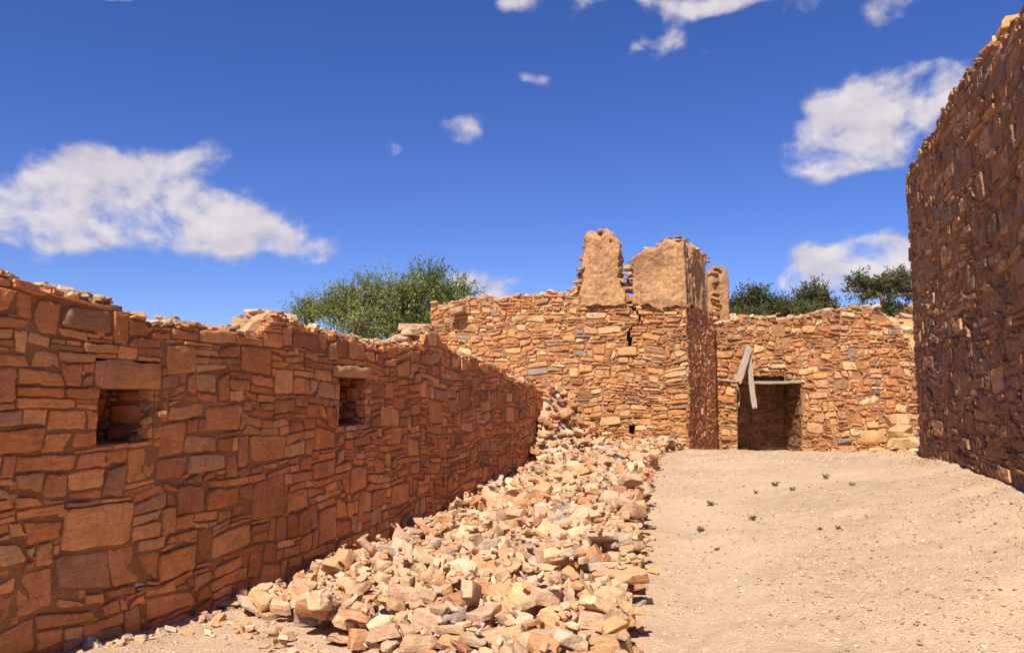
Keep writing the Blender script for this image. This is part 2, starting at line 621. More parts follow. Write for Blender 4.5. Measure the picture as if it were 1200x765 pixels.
def make_pebble(seed):
    rg = random.Random(seed)
    bm = bmesh.new()
    for k in range(11):
        v = Vector((rg.gauss(0, 1), rg.gauss(0, 1), rg.gauss(0, 1))).normalized()
        bm.verts.new((v.x * .5, v.y * rg.uniform(.3, .42), v.z * rg.uniform(.18, .32)))
    bmesh.ops.convex_hull(bm, input=bm.verts)
    bmesh.ops.triangulate(bm, faces=bm.faces)
    loose = [v for v in bm.verts if not v.link_faces]
    bmesh.ops.delete(bm, geom=loose, context='VERTS')
    bm.verts.index_update()
    vs = np.array([v.co[:] for v in bm.verts])
    fs = np.array([[v.index for v in f.verts] for f in bm.faces])
    bm.free()
    return vs, fs


ROCKS = [make_rock(100 + k, 1.0 if k < 12 else .55) for k in range(18)]
PEBBLES = [make_pebble(300 + k) for k in range(8)]


def rot_matrix(ax, ay, az_):
    return np.array(Euler((ax, ay, az_)).to_matrix())


class Heap:
    """collects many rock copies into one mesh"""
    def __init__(self):
        self.v, self.f, self.c, self.n = [], [], [], 0

    def add(self, proto, loc, scale, rot, col):
        vs, fs = proto
        p = (vs * np.asarray(scale)) @ rot_matrix(*rot).T + np.asarray(loc)
        self.v.append(p)
        self.f.append(fs + self.n)
        self.c.append(np.repeat(np.asarray(col)[None], len(p), 0))
        self.n += len(p)

    def build(self, name, mat, parent=None, sharp=28):
        return build_mesh(name, np.concatenate(self.v), None, np.concatenate(self.f), [mat], np.concatenate(self.c), parent=parent, sharp=sharp)


# ------------------------------------------------------------------ masonry
class Path:
    def __init__(self, pts, corner=0.0):
        pts = [np.array(p, float) for p in pts]
        dense = []
        for i, p in enumerate(pts):
            if 0 < i < len(pts) - 1 and corner > 0:
                a = p + (pts[i - 1] - p) / np.linalg.norm(pts[i - 1] - p) * corner
                c = p + (pts[i + 1] - p) / np.linalg.norm(pts[i + 1] - p) * corner
                for t in np.linspace(0, 1, 9):
                    dense.append((1 - t) ** 2 * a + 2 * t * (1 - t) * p + t * t * c)
            else:
                dense.append(p)
        q = [dense[0]]
        for d in dense[1:]:
            n = max(1, int(np.linalg.norm(d - q[-1]) / .25))
            s = q[-1]
            for k in range(1, n + 1):
                q.append(s + (d - s) * k / n)
        self.p = np.array(q)
        seg = np.linalg.norm(np.diff(self.p, axis=0), axis=1)
        self.s = np.concatenate([[0], np.cumsum(seg)])
        self.L = self.s[-1]
        tg = np.gradient(self.p, self.s, axis=0)
        tg /= np.linalg.norm(tg, axis=1)[:, None]
        self.nrm = np.stack([tg[:, 1], -tg[:, 0]], -1)

    def at(self, s):
        s = np.asarray(s)
        x, y = np.interp(s, self.s, self.p[:, 0]), np.interp(s, self.s, self.p[:, 1])
        nx, ny = np.interp(s, self.s, self.nrm[:, 0]), np.interp(s, self.s, self.nrm[:, 1])
        l = np.sqrt(nx * nx + ny * ny)
        # straight on beyond the ends
        t0 = np.array([-self.nrm[0, 1], self.nrm[0, 0]])
        t1 = np.array([-self.nrm[-1, 1], self.nrm[-1, 0]])
        lo, hi = np.minimum(s, 0), np.maximum(s - self.L, 0)
        return x + lo * t0[0] + hi * t1[0], y + lo * t0[1] + hi * t1[1], nx / l, ny / l

    def s_of_y(self, y):
        o = np.argsort(self.p[:, 1])
        return np.interp(y, self.p[o, 1], self.s[o])


def pack(W, H, cw, ch, inside, classes, rng, fill=None):
    fill = fill or [(1, .1, .3, .07, .14)]
    pr = np.cumsum([f[0] for f in fill]) / sum(f[0] for f in fill)
    nx, ny = int(round(W / cw)), int(round(H / ch))
    cx, cy = np.meshgrid((np.arange(nx) + .5) * cw, (np.arange(ny) + .5) * ch)
    occ = ~inside(cx, cy)
    solid = ~occ
    rects = []
    for (count, w0, w1, h0, h1, t0, t1) in classes:
        for _ in range(int(count)):
            a, b = max(1, int(round(rng.uniform(w0, w1) / cw))), max(1, int(round(rng.uniform(h0, h1) / ch)))
            if a >= nx or b >= ny:
                continue
            i = rng.randint(0, nx - a + 1)
            jl, jh = int(t0 / ch), min(int(t1 / ch), ny - b + 1)
            if jh <= jl:
                continue
            j = rng.randint(jl, jh)
            if not occ[j:j + b, i:i + a].any():
                occ[j:j + b, i:i + a] = True
                rects.append((i * cw, j * ch, (i + a) * cw, (j + b) * ch))
    # loose courses: bed heights drawn from the same mix of sizes
    nxt = np.zeros(ny + 1, int)
    j = 0
    while j < ny:
        fl = fill[min(int(np.searchsorted(pr, rng.rand())), len(fill) - 1)]
        b = max(2, int(round(rng.uniform(fl[3], fl[4]) / ch)))
        nxt[j:min(ny, j + b)] = min(ny, j + b)
        j += b
    for j in range(ny):
        i = 0
        while i < nx:
            if occ[j, i]:
                i += 1
                continue
            fl = fill[min(int(np.searchsorted(pr, rng.rand())), len(fill) - 1)]
            a = max(1, int(round(rng.uniform(fl[1], fl[2]) / cw)))
            b = nxt[j] - j
            u = rng.rand()
            if u < .16 and j + b < ny:
                b = nxt[j + b] - j
            elif u < .16 + .22 and b >= 2:
                b = max(1, int(round(b * rng.uniform(.35, .65))))
            if b * ch < .05:
                a = max(1, int(a * .7))
            k = 0
            while k < a and i + k < nx and not occ[j, i + k]:
                k += 1
            # do not leave a lone cell
            if i + k + 1 < nx and not occ[j, i + k] and (i + k + 1 >= nx or occ[j, i + k + 1]):
                k += 1
            m = 0
            while m < b and j + m < ny and not occ[j + m, i:i + k].any():
                m += 1
            occ[j:j + m, i:i + k] = True
            rects.append((i * cw, j * ch, (i + k) * cw, (j + m) * ch))
            i += k
    return np.array(rects), solid


def masonry(name, path, *args, **kw):
    return masonry_(name, path, *args, **kw)


def masonry_(name, path, z0, H, inside, top, classes, palette, weights, rng, cw=.05, ch=.035, thick=.55, parent=None,
            gap=.008, proud=.018, tilt=.05, chamfer=1.0, n_edge=4, batter=0.0, warp=1.0, fill=None, W=None, bigp=.22, bevk=.8, dwarp=1.0, smoothin=.05, door=None, slope=.06, holes=(), mortar=.030,
            core=True, caps=0, cap_pal=None, cap_size=(.08, .22), jit=.07, chinks=True, rough=1.0, back_top=None, rowbright=None):
    W = W or path.L
    rects, solid = pack(W, H, cw, ch, inside, classes, rng, fill)
    N = len(rects)

    def warp_st(s, t):
        q = np.stack([s * .85 + t * .53 + 31.7, -s * .53 + t * .85 + 11.3], -1)
        wp = warp
        for r in holes:
            ds = np.maximum(np.maximum(r[0] - s, s - r[1]), 0)
            dt = np.maximum(np.maximum(r[2] - t, t - r[3]), 0)
            wp = wp * (.12 + .88 * smooth(np.sqrt(ds * ds + dt * dt), .02, .35))
        s2 = s + wp * (.06 * vn(q, 1.6, 21) + .036 * vn(q, 4.3, 22))
        t2 = t + wp * (.07 * vn(q, 1.1, 23) + .034 * vn(q, 3.7, 24))
        return s2, t2, wp

    def to_world(s, t, d, noise=True, warped=False):
        if noise and not warped:
            s2, t2, wp = warp_st(s, t)
        else:
            s2, t2, wp = s, t, warp
        if noise:
            d = d + wp * dwarp * .03 * vn(np.stack([s, t], -1), .8, 25)
        x, y, nx, ny = path.at(s2)
        dd = d - batter * t2
        return np.stack([x + nx * dd, y + ny * dd, z0 + t2], -1)

    # outline of each stone
    s0, t0, s1, t1 = [rects[:, k] for k in range(4)]
    wd, hg = s1 - s0, t1 - t0
    C = np.stack([np.stack([s0, t0], -1), np.stack([s1, t0], -1), np.stack([s1, t1], -1), np.stack([s0, t1], -1)], 1)
    inw = np.array([[1, 1], [-1, 1], [-1, -1], [1, -1]])[None]
    amt = np.abs(rng.normal(0, jit, (N, 4, 2)))
    big = rng.rand(N, 4, 1) < bigp
    amt = np.where(big, amt + rng.uniform(.05, .36, (N, 4, 2)), amt)
    amt = np.minimum(amt, .46)
    bi, bk = np.nonzero((amt.max(-1) > .20) & (rng.rand(N, 4) < .8))
    cc0 = C[bi, bk].copy()
    nch = len(bi)
    hw, hh = rng.uniform(.018, .045, nch), rng.uniform(.010, .024, nch)
    a_, b_, _ = warp_st(cc0[:, 0], cc0[:, 1])
    cw0 = np.stack([a_, b_], -1)
    ch_r = np.stack([cw0[:, 0] - hw, cw0[:, 1] - hh, cw0[:, 0] + hw, cw0[:, 1] + hh], -1)
    if warp > 0:
        a_, b_, _ = warp_st(C[..., 0], C[..., 1])
        C = np.stack([a_, b_], -1)
    C = C + inw * amt * np.minimum(np.stack([wd, hg], -1), .19)[:, None, :] + inw * gap * .5
    if chinks and nch:
        keep = inside(cc0[:, 0] - .05, cc0[:, 1] - .05) & inside(cc0[:, 0] + .05, cc0[:, 1] + .05) & inside(cc0[:, 0] - .05, cc0[:, 1] + .05) & inside(cc0[:, 0] + .05, cc0[:, 1] - .05)
        ch_r = ch_r[keep]
        rects = np.concatenate([rects, ch_r])
        n0, N = N, len(rects)
        s0, t0, s1, t1 = [rects[:, k] for k in range(4)]
        wd, hg = s1 - s0, t1 - t0
        a, b, c, d = ch_r.T
        Cc = np.stack([np.stack([a, b], -1), np.stack([c, b], -1), np.stack([c, d], -1), np.stack([a, d], -1)], 1)
        C = np.concatenate([C, Cc + rng.normal(0, .006, Cc.shape)])
    else:
        n0 = N
    fr = np.linspace(0, 1, n_edge + 2)[1:-1]
    fr = (fr - .5) * 1.25 + .5
    e0 = np.clip(.09 * chamfer, .03, .2)
    fr = np.clip(fr, e0, 1 - e0)
    pts = []
    for k in range(4):
        a, b = C[:, k], C[:, (k + 1) % 4]
        for f in fr:
            ff = np.clip(f + rng.uniform(-.05, .05, N), .03, .97)[:, None]
            p = a * (1 - ff) + b * ff
            ins = np.abs(rng.normal(0, smoothin, N)) * np.minimum(np.minimum(wd, hg), .14)
            nrm = [np.array([0, 1]), np.array([-1, 0]), np.array([0, -1]), np.array([1, 0])][k]
            pts.append(p + ins[:, None] * nrm)
    P = np.stack(pts, 1)                                    # N, K, 2
    K = P.shape[1]
    cen = P.mean(1, keepdims=True)
    half = np.stack([wd, hg], -1)[:, None, :] / 2
    mn = np.minimum(wd, hg)
    bev = np.clip(mn * .09, .003, .012) * bevk
    d0 = rng.normal(0, proud, N) - .004
    d0 = np.where(rng.rand(N) < .06, d0 + proud * 1.8, d0)
    d0[n0:] -= .014
    tl = rng.normal(0, tilt, (N, 2))
    rings, depth = [], []
    # (inset in bevels, depth in bevels)
    prof = [(0, None), (0, -1.0), (.35, -.28), (1.0, 0), (None, .30), (None, .62)]
    allp = []
    for (ins, dep) in prof:
        if ins is None:
            q = cen + (P - cen) * (1 - dep)
            d = d0[:, None] + bev[:, None] * .25
            rel = q - cen
            d = d + rel[..., 0] * tl[:, :1] + rel[..., 1] * tl[:, 1:]
            d = d + rng.normal(0, 1, (N, K)) * np.clip(mn * .035, .001, .006)[:, None] * rough
        else:
            sc = np.clip(1 - ins * bev[:, None, None] / half, .3, 1)
            q = cen + (P - cen) * sc
            rel = q - cen
            if dep is None:
                d = np.full((N, K), -.12)
            else:
                d = d0[:, None] + dep * bev[:, None] + rel[..., 0] * tl[:, :1] + rel[..., 1] * tl[:, 1:]
                d = d + rng.normal(0, 1, (N, K)) * np.clip(mn * .02, .0008, .004)[:, None] * rough
        q = q + .006 * warp * np.stack([vn(q, 13, 26), vn(q, 14, 27)], -1)
        allp.append(to_world(q[..., 0], q[..., 1], d, True, True))
    cpt = to_world(cen[:, 0, 0], cen[:, 0, 1], d0 + bev * .3, True, True)
    V = np.concatenate([np.stack(allp, 1).reshape(N, -1, 3), cpt[:, None]], 1)
    nv = V.shape[1]
    nr = len(prof)
    fq = []
    for r in range(nr - 1):
        for k in range(K):
            k2 = (k + 1) % K
            fq.append((r * K + k, r * K + k2, (r + 1) * K + k2, (r + 1) * K + k))
    fq = np.array(fq)
    ft = np.array([((nr - 1) * K + k, (nr - 1) * K + (k + 1) % K, nr * K) for k in range(K)])
    off = (np.arange(N) * nv)[:, None, None]
    Q = (fq[None] + off).reshape(-1, 4)
    T = (ft[None] + off).reshape(-1, 3)
    pal = np.array(palette)
    ci = rng.choice(len(pal), N, p=np.array(weights) / np.sum(weights))
    sc_ = pal[ci] * np.exp(rng.normal(0, .12, (N, 1)))
    # patches of the wall lean to one tone
    tone = vn(np.stack([s0, t0], -1), .9, 77)[:, None]
    sc_ = sc_ * (1 + .12 * tone)
    if rowbright is not None:
        sc_ = sc_ * rowbright((s0 + s1) / 2, (t0 + t1) / 2)[:, None]
    cols = np.repeat(sc_, nv, 0)
    verts = V.reshape(-1, 3)
    mats = [M_WALL, M_MORTAR, M_CAP]
    midx = [np.zeros(len(Q), int)]
    qs = [Q]
    ts = [T]
    base = len(verts)
    vlist, clist = [verts], [cols]
    if core:
        ny, nx = solid.shape
        # front sheet between the stones
        gs, gt = np.meshgrid(np.arange(nx + 1) * cw, np.arange(ny + 1) * ch)
        fv = to_world(gs.ravel(), gt.ravel(), np.full(gs.size, -mortar) + .012 * vn(np.stack([gs.ravel(), gt.ravel()], -1), 9, 28))
        ii = np.arange((nx + 1) * (ny + 1)).reshape(ny + 1, nx + 1)
        fqd = np.stack([ii[:-1, :-1], ii[:-1, 1:], ii[1:, 1:], ii[1:, :-1]], -1)[solid] + base
        vlist.append(fv)
        clist.append(np.full((len(fv), 3), .2))
        qs.append(fqd)
        midx.append(np.ones(len(fqd), int))
        base += len(fv)
        # crumbled top, the back and the two ends
        ss = np.linspace(0, W, max(3, int(W / .06)))
        tt = np.minimum(top(ss), H)
        bt = tt if back_top is None else back_top(ss)
        rows = []
        eas = .05 if slope > .08 else 0.0
        prof2 = [(-.04, -slope), (-.10, -.7 * eas), (-.22, .03 - 1.2 * eas), (-thick * .62, .035 - 2 * eas), (-thick + .08, .02 - 2.4 * eas), (-thick, -.07 - 2.4 * eas)]
        for k, (d, dz) in enumerate(prof2):
            f = k / (len(prof2) - 1)
            tk = tt * (1 - f) + bt * f + dz
            q = np.stack([ss * 1.0, np.full_like(ss, d * 3)], -1)
            rows.append(to_world(ss, tk + (.035 * vn(q, 5, 31) + .02 * vn(q, 13, 32)) * (1 if k else .3), np.full_like(ss, d), True))
        low = np.zeros_like(ss)
        if door is not None:
            low = np.where((ss > door[0] - .03) & (ss < door[1] + .03), door[3] + .3, low)
        rows.append(to_world(ss, low, np.full_like(ss, -thick), False))
        rv = np.stack(rows)
        m_, n_ = rv.shape[:2]
        ii = np.arange(m_ * n_).reshape(m_, n_) + base
        rq = np.stack([ii[:-1, :-1], ii[:-1, 1:], ii[1:, 1:], ii[1:, :-1]], -1).reshape(-1, 4)
        vlist.append(rv.reshape(-1, 3))
        clist.append(np.full((m_ * n_, 3), .3))
        qs.append(rq)
        midx.append(np.full(len(rq), 2))
        base += m_ * n_
        for s_ in (0.0, W):
            tp = float(np.minimum(top(np.array([s_])), H)[0]) - .04
            hN = max(2, int(tp / .12))
            a = np.linspace(0, tp, hN)
            ev = []
            for d in np.linspace(-.04, -thick, 6):
                q = np.stack([a, np.full_like(a, d * 4)], -1)
                ev.append(to_world(np.full_like(a, s_) + .03 * vn(q, 6, 41), a, np.full_like(a, d), True))
            ev = np.stack(ev)
            ii = np.arange(6 * hN).reshape(6, hN) + base
            eq = np.stack([ii[:-1, :-1], ii[:-1, 1:], ii[1:, 1:], ii[1:, :-1]], -1).reshape(-1, 4)
            vlist.append(ev.reshape(-1, 3))
            clist.append(np.full((6 * hN, 3), .3))
            qs.append(eq)
            midx.append(np.full(len(eq), 1))
            base += 6 * hN
    tri_m = [np.zeros(len(T), int)]
    # loose stones bedded on the broken top
    if caps:
        cp = np.array(cap_pal if cap_pal is not None else palette)
        for k in range(caps):
            s_ = rng.uniform(0, W)
            d_ = rng.uniform(-thick + .08, -.05) if rng.rand() < .5 else rng.uniform(-.24, -.05)
            t_ = float(np.minimum(top(np.array([s_])), H)[0]) + float(np.interp(d_, [-.5, -.22, -.04], [-.02 - 1.2 * (slope > .08) * .05, -.6 * (slope > .08) * .05, .06 - slope]))
            z_ = cap_size[0] + (cap_size[1] - cap_size[0]) * rng.rand() ** 2.0
            vs, fs = ROCKS[rng.randint(0, len(ROCKS))]
            loc = to_world(np.array([s_]), np.array([t_ + z_ * .12]), np.array([d_]))[0]
            a0 = math.atan2(*(path.at(np.array([s_]))[2:][::-1]))[0] if False else rng.uniform(0, 6.3)
            rv = (vs * z_ * np.array([1, 1, .75])) @ rot_matrix(rng.normal(0, .18), rng.normal(0, .18), a0).T + loc
            vlist.append(rv)
            cc = cp[rng.randint(0, len(cp))] * math.exp(rng.normal(0, .1))
            clist.append(np.repeat(cc[None], len(rv), 0))
            ts.append(fs + base)
            tri_m.append(np.zeros(len(fs), int))
            base += len(rv)
    ob = build_mesh(name, np.concatenate(vlist), np.concatenate(qs), np.concatenate(ts), mats, np.concatenate(clist),
                    np.concatenate(midx + tri_m), parent=parent, sharp=38)
    return ob, to_world


RED = [(.70, .30, .11), (.65, .25, .088), (.55, .23, .10), (.72, .345, .135), (.47, .235, .12), (.40, .26, .17), (.73, .41, .19)]
RED_W = [5, 4, 3, 3.2, 1.2, .2, 1.2]
OCHRE = [(.57, .285, .11), (.53, .235, .085), (.58, .345, .155), (.45, .195, .073), (.38, .205, .105), (.25, .19, .155), (.60, .41, .22), (.52, .27, .13)]
OCHRE_W = [5, 4, 3.5, 2.5, 2, .9, 1.4, 3]
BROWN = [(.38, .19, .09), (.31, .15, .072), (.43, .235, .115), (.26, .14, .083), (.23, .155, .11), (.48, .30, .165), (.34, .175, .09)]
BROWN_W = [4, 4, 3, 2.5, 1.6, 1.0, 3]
PALE = [(.58, .40, .24), (.52, .34, .19), (.62, .46, .30), (.48, .29, .15), (.40, .30, .22)]

# ------------------------------------------------------------------ the long wall
rng = np.random.RandomState(11)
pathL = Path([(xl(-2.0), -2.0), (xl(6.0), 6.0), (xl(12.0) + .02, 12.0), (xl(18.0), 18.0)])
ZL = -.45


def s_l(Y):
    return pathL.s_of_y(Y)


tY = np.array([-2, 2, 4.8, 5.3, 6.2, 7.25, 7.32, 7.62, 8.0, 8.62, 9.6, 10.5, 10.95, 11.05, 11.45, 11.55, 12.6, 13.6, 15.0, 16.5, 18.0])
tZ = np.array([2.45, 2.41, 2.39, 2.37, 2.29, 2.28, 2.37, 2.47, 2.46, 2.40, 2.37, 2.37, 2.40, 2.58, 2.60, 2.50, 2.38, 2.30, 2.18, 2.0, 1.78])
tS = s_l(tY)


def topL(s):
    q = np.stack([np.asarray(s), np.zeros_like(np.asarray(s, float))], -1)
    return np.interp(s, tS, tZ) - ZL + .03 * vn(q, 3.5, 51) + .015 * vn(q, 11, 52)


W1 = (float(s_l(5.55)), float(s_l(6.03)), 1.315 - ZL, 1.69 - ZL)
W2 = (float(s_l(8.79)), float(s_l(9.36)), 1.34 - ZL, 1.87 - ZL)
cw, ch = .05, .035


def snap(r):
    return (round(r[0] / cw) * cw, round(r[1] / cw) * cw, round(r[2] / ch) * ch, round(r[3] / ch) * ch)


W1, W2 = snap(W1), snap(W2)
LINT = [(W1[0] - .06, W1[1] + .10, W1[3], W1[3] + .21), (W2[0] - .15, W2[1] + .12, W2[3], W2[3] + .14)]
LINT = [snap(r) for r in LINT]


def insideL(s, t):
    ok = t < topL(s) - .08
    for r in (W1, W2, *LINT):
        ok &= ~((s > r[0]) & (s < r[1]) & (t > r[2]) & (t < r[3]))
    return ok


long_wall = empty('stone_wall', 'long shaded red dry stone wall with two small square window openings', 'wall', (xl(6.0), 6.0, 0))
CL = [(90, .34, .58, .22, .34, 0, 2.9), (110, .3, .56, .15, .22, 0, 2.9)]
FL = [(3, .24, .48, .11, .2), (4, .17, .38, .07, .13), (2.6, .11, .26, .04, .075), (.5, .16, .26, .18, .3)]
wl, mapL = masonry('wall_face', pathL, ZL, 3.08, insideL, topL, CL, RED, RED_W, rng, cw, ch, .55, None, gap=.004, proud=.0055, tilt=.02, fill=FL, mortar=.020, bevk=.6, dwarp=.5, smoothin=.04, rough=.3, jit=.035, bigp=.13, holes=(W1, W2, *LINT),
                   n_edge=6, caps=900, cap_pal=PALE + OCHRE[:3], cap_size=(.03, .15), warp=1.0, slope=.13)


def set_parent(o, p):
    o.parent = p
    o.matrix_parent_inverse = Matrix.Translation(p.location).inverted()


set_parent(wl, long_wall)


def block_on(mapf, r, name, col, depth=.35, proud=.015, parent=None, seed=0, mat=None):
    """a long single stone in a wall, filling the rectangle r"""
    rg = np.random.RandomState(seed)
    s0, s1, t0, t1 = r
    ns, nt = max(8, int((s1 - s0) / .03)), max(5, int((t1 - t0) / .03))
    s, t = np.meshgrid(np.linspace(s0 + .006, s1 - .006, ns), np.linspace(t0 + .006, t1 - .006, nt))
    u, v = (s - s0) / (s1 - s0), (t - t0) / (t1 - t0)
    edge = np.minimum(np.minimum(u, 1 - u) * (s1 - s0), np.minimum(v, 1 - v) * (t1 - t0))
    q = np.stack([s, t], -1)
    d = proud - .022 * np.exp(-edge / .012) + .010 * vn(q, 9, seed + 60) + .005 * vn(q, 25, seed + 61)
    t_ = t + (v > .5) * .012 * vn(q, 7, seed + 3) + np.where(v > .5, -.03 * np.abs(u - .45) ** 1.5, 0)
    F = mapf(s.ravel(), t_.ravel(), d.ravel())
    B = mapf(s.ravel(), t_.ravel(), np.full(d.size, -depth))
    n = ns * nt
    ii = np.arange(n).reshape(nt, ns)
    q1 = np.stack([ii[:-1, :-1], ii[:-1, 1:], ii[1:, 1:], ii[1:, :-1]], -1).reshape(-1, 4)
    ring = np.concatenate([ii[0, :-1], ii[:-1, -1], ii[-1, :0:-1], ii[:0:-1, 0]])
    nx = np.roll(ring, -1)
    q2 = np.stack([ring + n, nx + n, nx, ring], -1)
    o = build_mesh(name, np.concatenate([F, B]), np.concatenate([q1, q1[:, ::-1] + n, q2]), None, [mat or M_WALL],
                   np.repeat(np.array(col)[None], 2 * n, 0), sharp=40)
    if parent:
        set_parent(o, parent)
    return o


block_on(mapL, LINT[0], 'lintel', (.62, .29, .12), .4, .006, long_wall, 1)
block_on(mapL, LINT[1], 'lintel', (.64, .34, .15), .4, .03, long_wall, 2)


def recess(path, s0, s1, z0, z1, depth, pal, wts, rg, name='window', parent=None, cwid=.06, chgt=.045, classes=None):
    """stone-lined opening: two jambs, back, sill and head in one mesh each joined as a part"""
    x0, y0, nx0, ny0 = [float(v) for v in path.at(np.array(s0))]
    x1, y1, nx1, ny1 = [float(v) for v in path.at(np.array(s1))]
    A, B = np.array([x0, y0]), np.array([x1, y1])
    n = np.array([nx0, ny0])
    A1, B1 = A - n * depth, B - n * depth
    H = z1 - z0
    objs = []
    classes = classes or [(60, .14, .34, .08, .2, 0, H)]
    ax_ = (B1 - A1) / np.linalg.norm(B1 - A1) * .08
    for pts in ([A1 - ax_, B1 + ax_], [A - n * .02, A1], [B1, B - n * .02]):
        pth = Path(pts)
        o, _ = masonry('x', pth, z0 - .02, H + .04, lambda s, t: np.ones_like(s, bool), lambda s: np.full_like(np.asarray(s, float), H + .04),
                       classes, pal, wts, rg, cwid, chgt, .12, None, gap=.008, proud=.012, warp=.25)
        objs.append(o)
    # floor and ceiling slabs
    bm = bmesh.new()
    for zz, th in ((z0 - .05, .05), (z1, .06)):
        vs = []
        for q in (A - n * .03, B - n * .03, B1, A1):
            vs.append(bm.verts.new((q[0], q[1], zz)))
        vt = [bm.verts.new((v.co.x, v.co.y, zz + th)) for v in vs]
        bm.faces.new(vs[::-1])
        bm.faces.new(vt)
        for k in range(4):
            bm.faces.new((vs[k], vs[(k + 1) % 4], vt[(k + 1) % 4], vt[k]))
    me = bpy.data.meshes.new('slab')
    bm.to_mesh(me)
    bm.free()
    me.materials.append(M_WALL)
    me.materials.append(M_MORTAR)
    for p in me.polygons:
        p.material_index = 1
    # join the panels into one part
    vl, fl, ml, cl, base = [], [], [], [], 0
    for o in objs:
        m = o.data
        co = np.empty(len(m.vertices) * 3)
        m.vertices.foreach_get('co', co)
        cc = np.empty(len(m.vertices) * 4, np.float32)
        m.color_attributes['Col'].data.foreach_get('color', cc)
        vl.append(co.reshape(-1, 3))
        cl.append(cc.reshape(-1, 4)[:, :3])
        fl += [[i + base for i in p.vertices] for p in m.polygons]
        ml += [p.material_index for p in m.polygons]
        base += len(m.vertices)
        bpy.data.objects.remove(o)
    vl.append(np.array([v.co[:] for v in me.vertices]))
    cl.append(np.full((len(me.vertices), 3), .2))
    fl += [[i + base for i in p.vertices] for p in me.polygons]
    ml += [1] * len(me.polygons)
    q = np.array([f for f in fl if len(f) == 4])
    t = np.array([f for f in fl if len(f) == 3])
    mq = [m for f, m in zip(fl, ml) if len(f) == 4] + [m for f, m in zip(fl, ml) if len(f) == 3]
    o = build_mesh(name, np.concatenate(vl), q, t, [M_WALL, M_MORTAR, M_CAP], np.concatenate(cl), mq, sharp=38)
    if parent:
        set_parent(o, parent)
    return o


rg_w = np.random.RandomState(5)
recess(pathL, W1[0], W1[1], ZL + W1[2], ZL + W1[3], .42, RED, RED_W, rg_w, 'window', long_wall)
recess(pathL, W2[0], W2[1], ZL + W2[2], ZL + W2[3], .44, RED, RED_W, rg_w, 'window', long_wall)

# flat slabs lying on the raised part of the long wall
slab_heap = []


# ------------------------------------------------------------------ the ruined house
def yf(X):
    return 17.2 + (3.71 - X) * .357


house = empty('ruined_house', 'sunlit roofless stone ruin with two broken plastered stumps standing on top', 'ruin', (1.5, 18.2, .5))
pathF = Path([(-1.95, yf(-1.95)), (3.71, 17.2)])
rngF = np.random.RandomState(23)
ZF = .2
fX = np.array([-1.95, -1.2, 0, 1.4, 1.5, 3.71])
fZ = np.array([3.93, 3.96, 3.98, 4.0, 3.86, 3.74])


def s_f(X):
    return np.interp(X, [-1.95, 3.71], [0, pathF.L])


def topF(s):
    q = np.stack([np.asarray(s, float), np.zeros_like(np.asarray(s, float))], -1)
    return np.interp(s, s_f(fX), fZ) - ZF + .035 * vn(q, 3.5, 53) + .02 * vn(q, 9, 54)


def insideF(s, t):
    ok = t < topF(s) - .01
    # the crack below the gap between the two stumps, and a few missing stones
    z = t + ZF
    cx = s_f(2.58) + .10 * np.sin(z * 4.1) + .06 * np.sin(z * 9.7) + (3.7 - z) * .05
    ok &= ~((np.abs(s - cx) < .035 + .025 * np.sin(z * 7)) & (z > 2.75) & (z < 3.95))
    for (X, Z, w_, h_) in ((2.55, .98, .15, .2),):
        ok &= ~((np.abs(s - s_f(X)) < w_ / 2) & (np.abs(z - Z) < h_ / 2))
    return ok


CF = [(50, .34, .52, .13, .2, 0, 3.9), (120, .22, .42, .09, .13, 0, 3.9)]
of, mapF = masonry('front_wall', pathF, ZF, 3.95, insideF, topF, CF, OCHRE, OCHRE_W, rngF, .045, .03, .55, None, gap=.008, proud=.012, mortar=.032,
                   tilt=.07, n_edge=4, caps=90, cap_pal=PALE, cap_size=(.08, .25), jit=.06, fill=[(4, .2, .46, .055, .105), (2, .1, .22, .055, .1), (1, .28, .5, .1, .15)])
set_parent(of, house)
pathS = Path([(3.74, 17.27), (5.16, 20.4)])


def topS(s):
    q = np.stack([np.asarray(s, float), np.zeros_like(np.asarray(s, float))], -1)
    return 3.78 - ZF + .05 * vn(q, 3, 57) + 0 * np.asarray(s)


CS = [(30, .3, .45, .12, .2, 0, 3.9)]
SIDE = [(.62, .27, .11), (.56, .23, .09), (.64, .31, .125), (.48, .21, .10), (.64, .38, .18)]
osd, mapS = masonry('side_wall', pathS, ZF, 3.95, lambda s, t: t < topS(s), topS, CS, SIDE, [4, 4, 3, 2, 1], rngF, .045, .03, .55, None,
                    gap=.007, proud=.007, tilt=.035, n_edge=4, batter=-.004, jit=.10, mortar=.022, fill=[(3, .16, .36, .07, .14), (1, .1, .2, .1, .2)])
set_parent(osd, house)


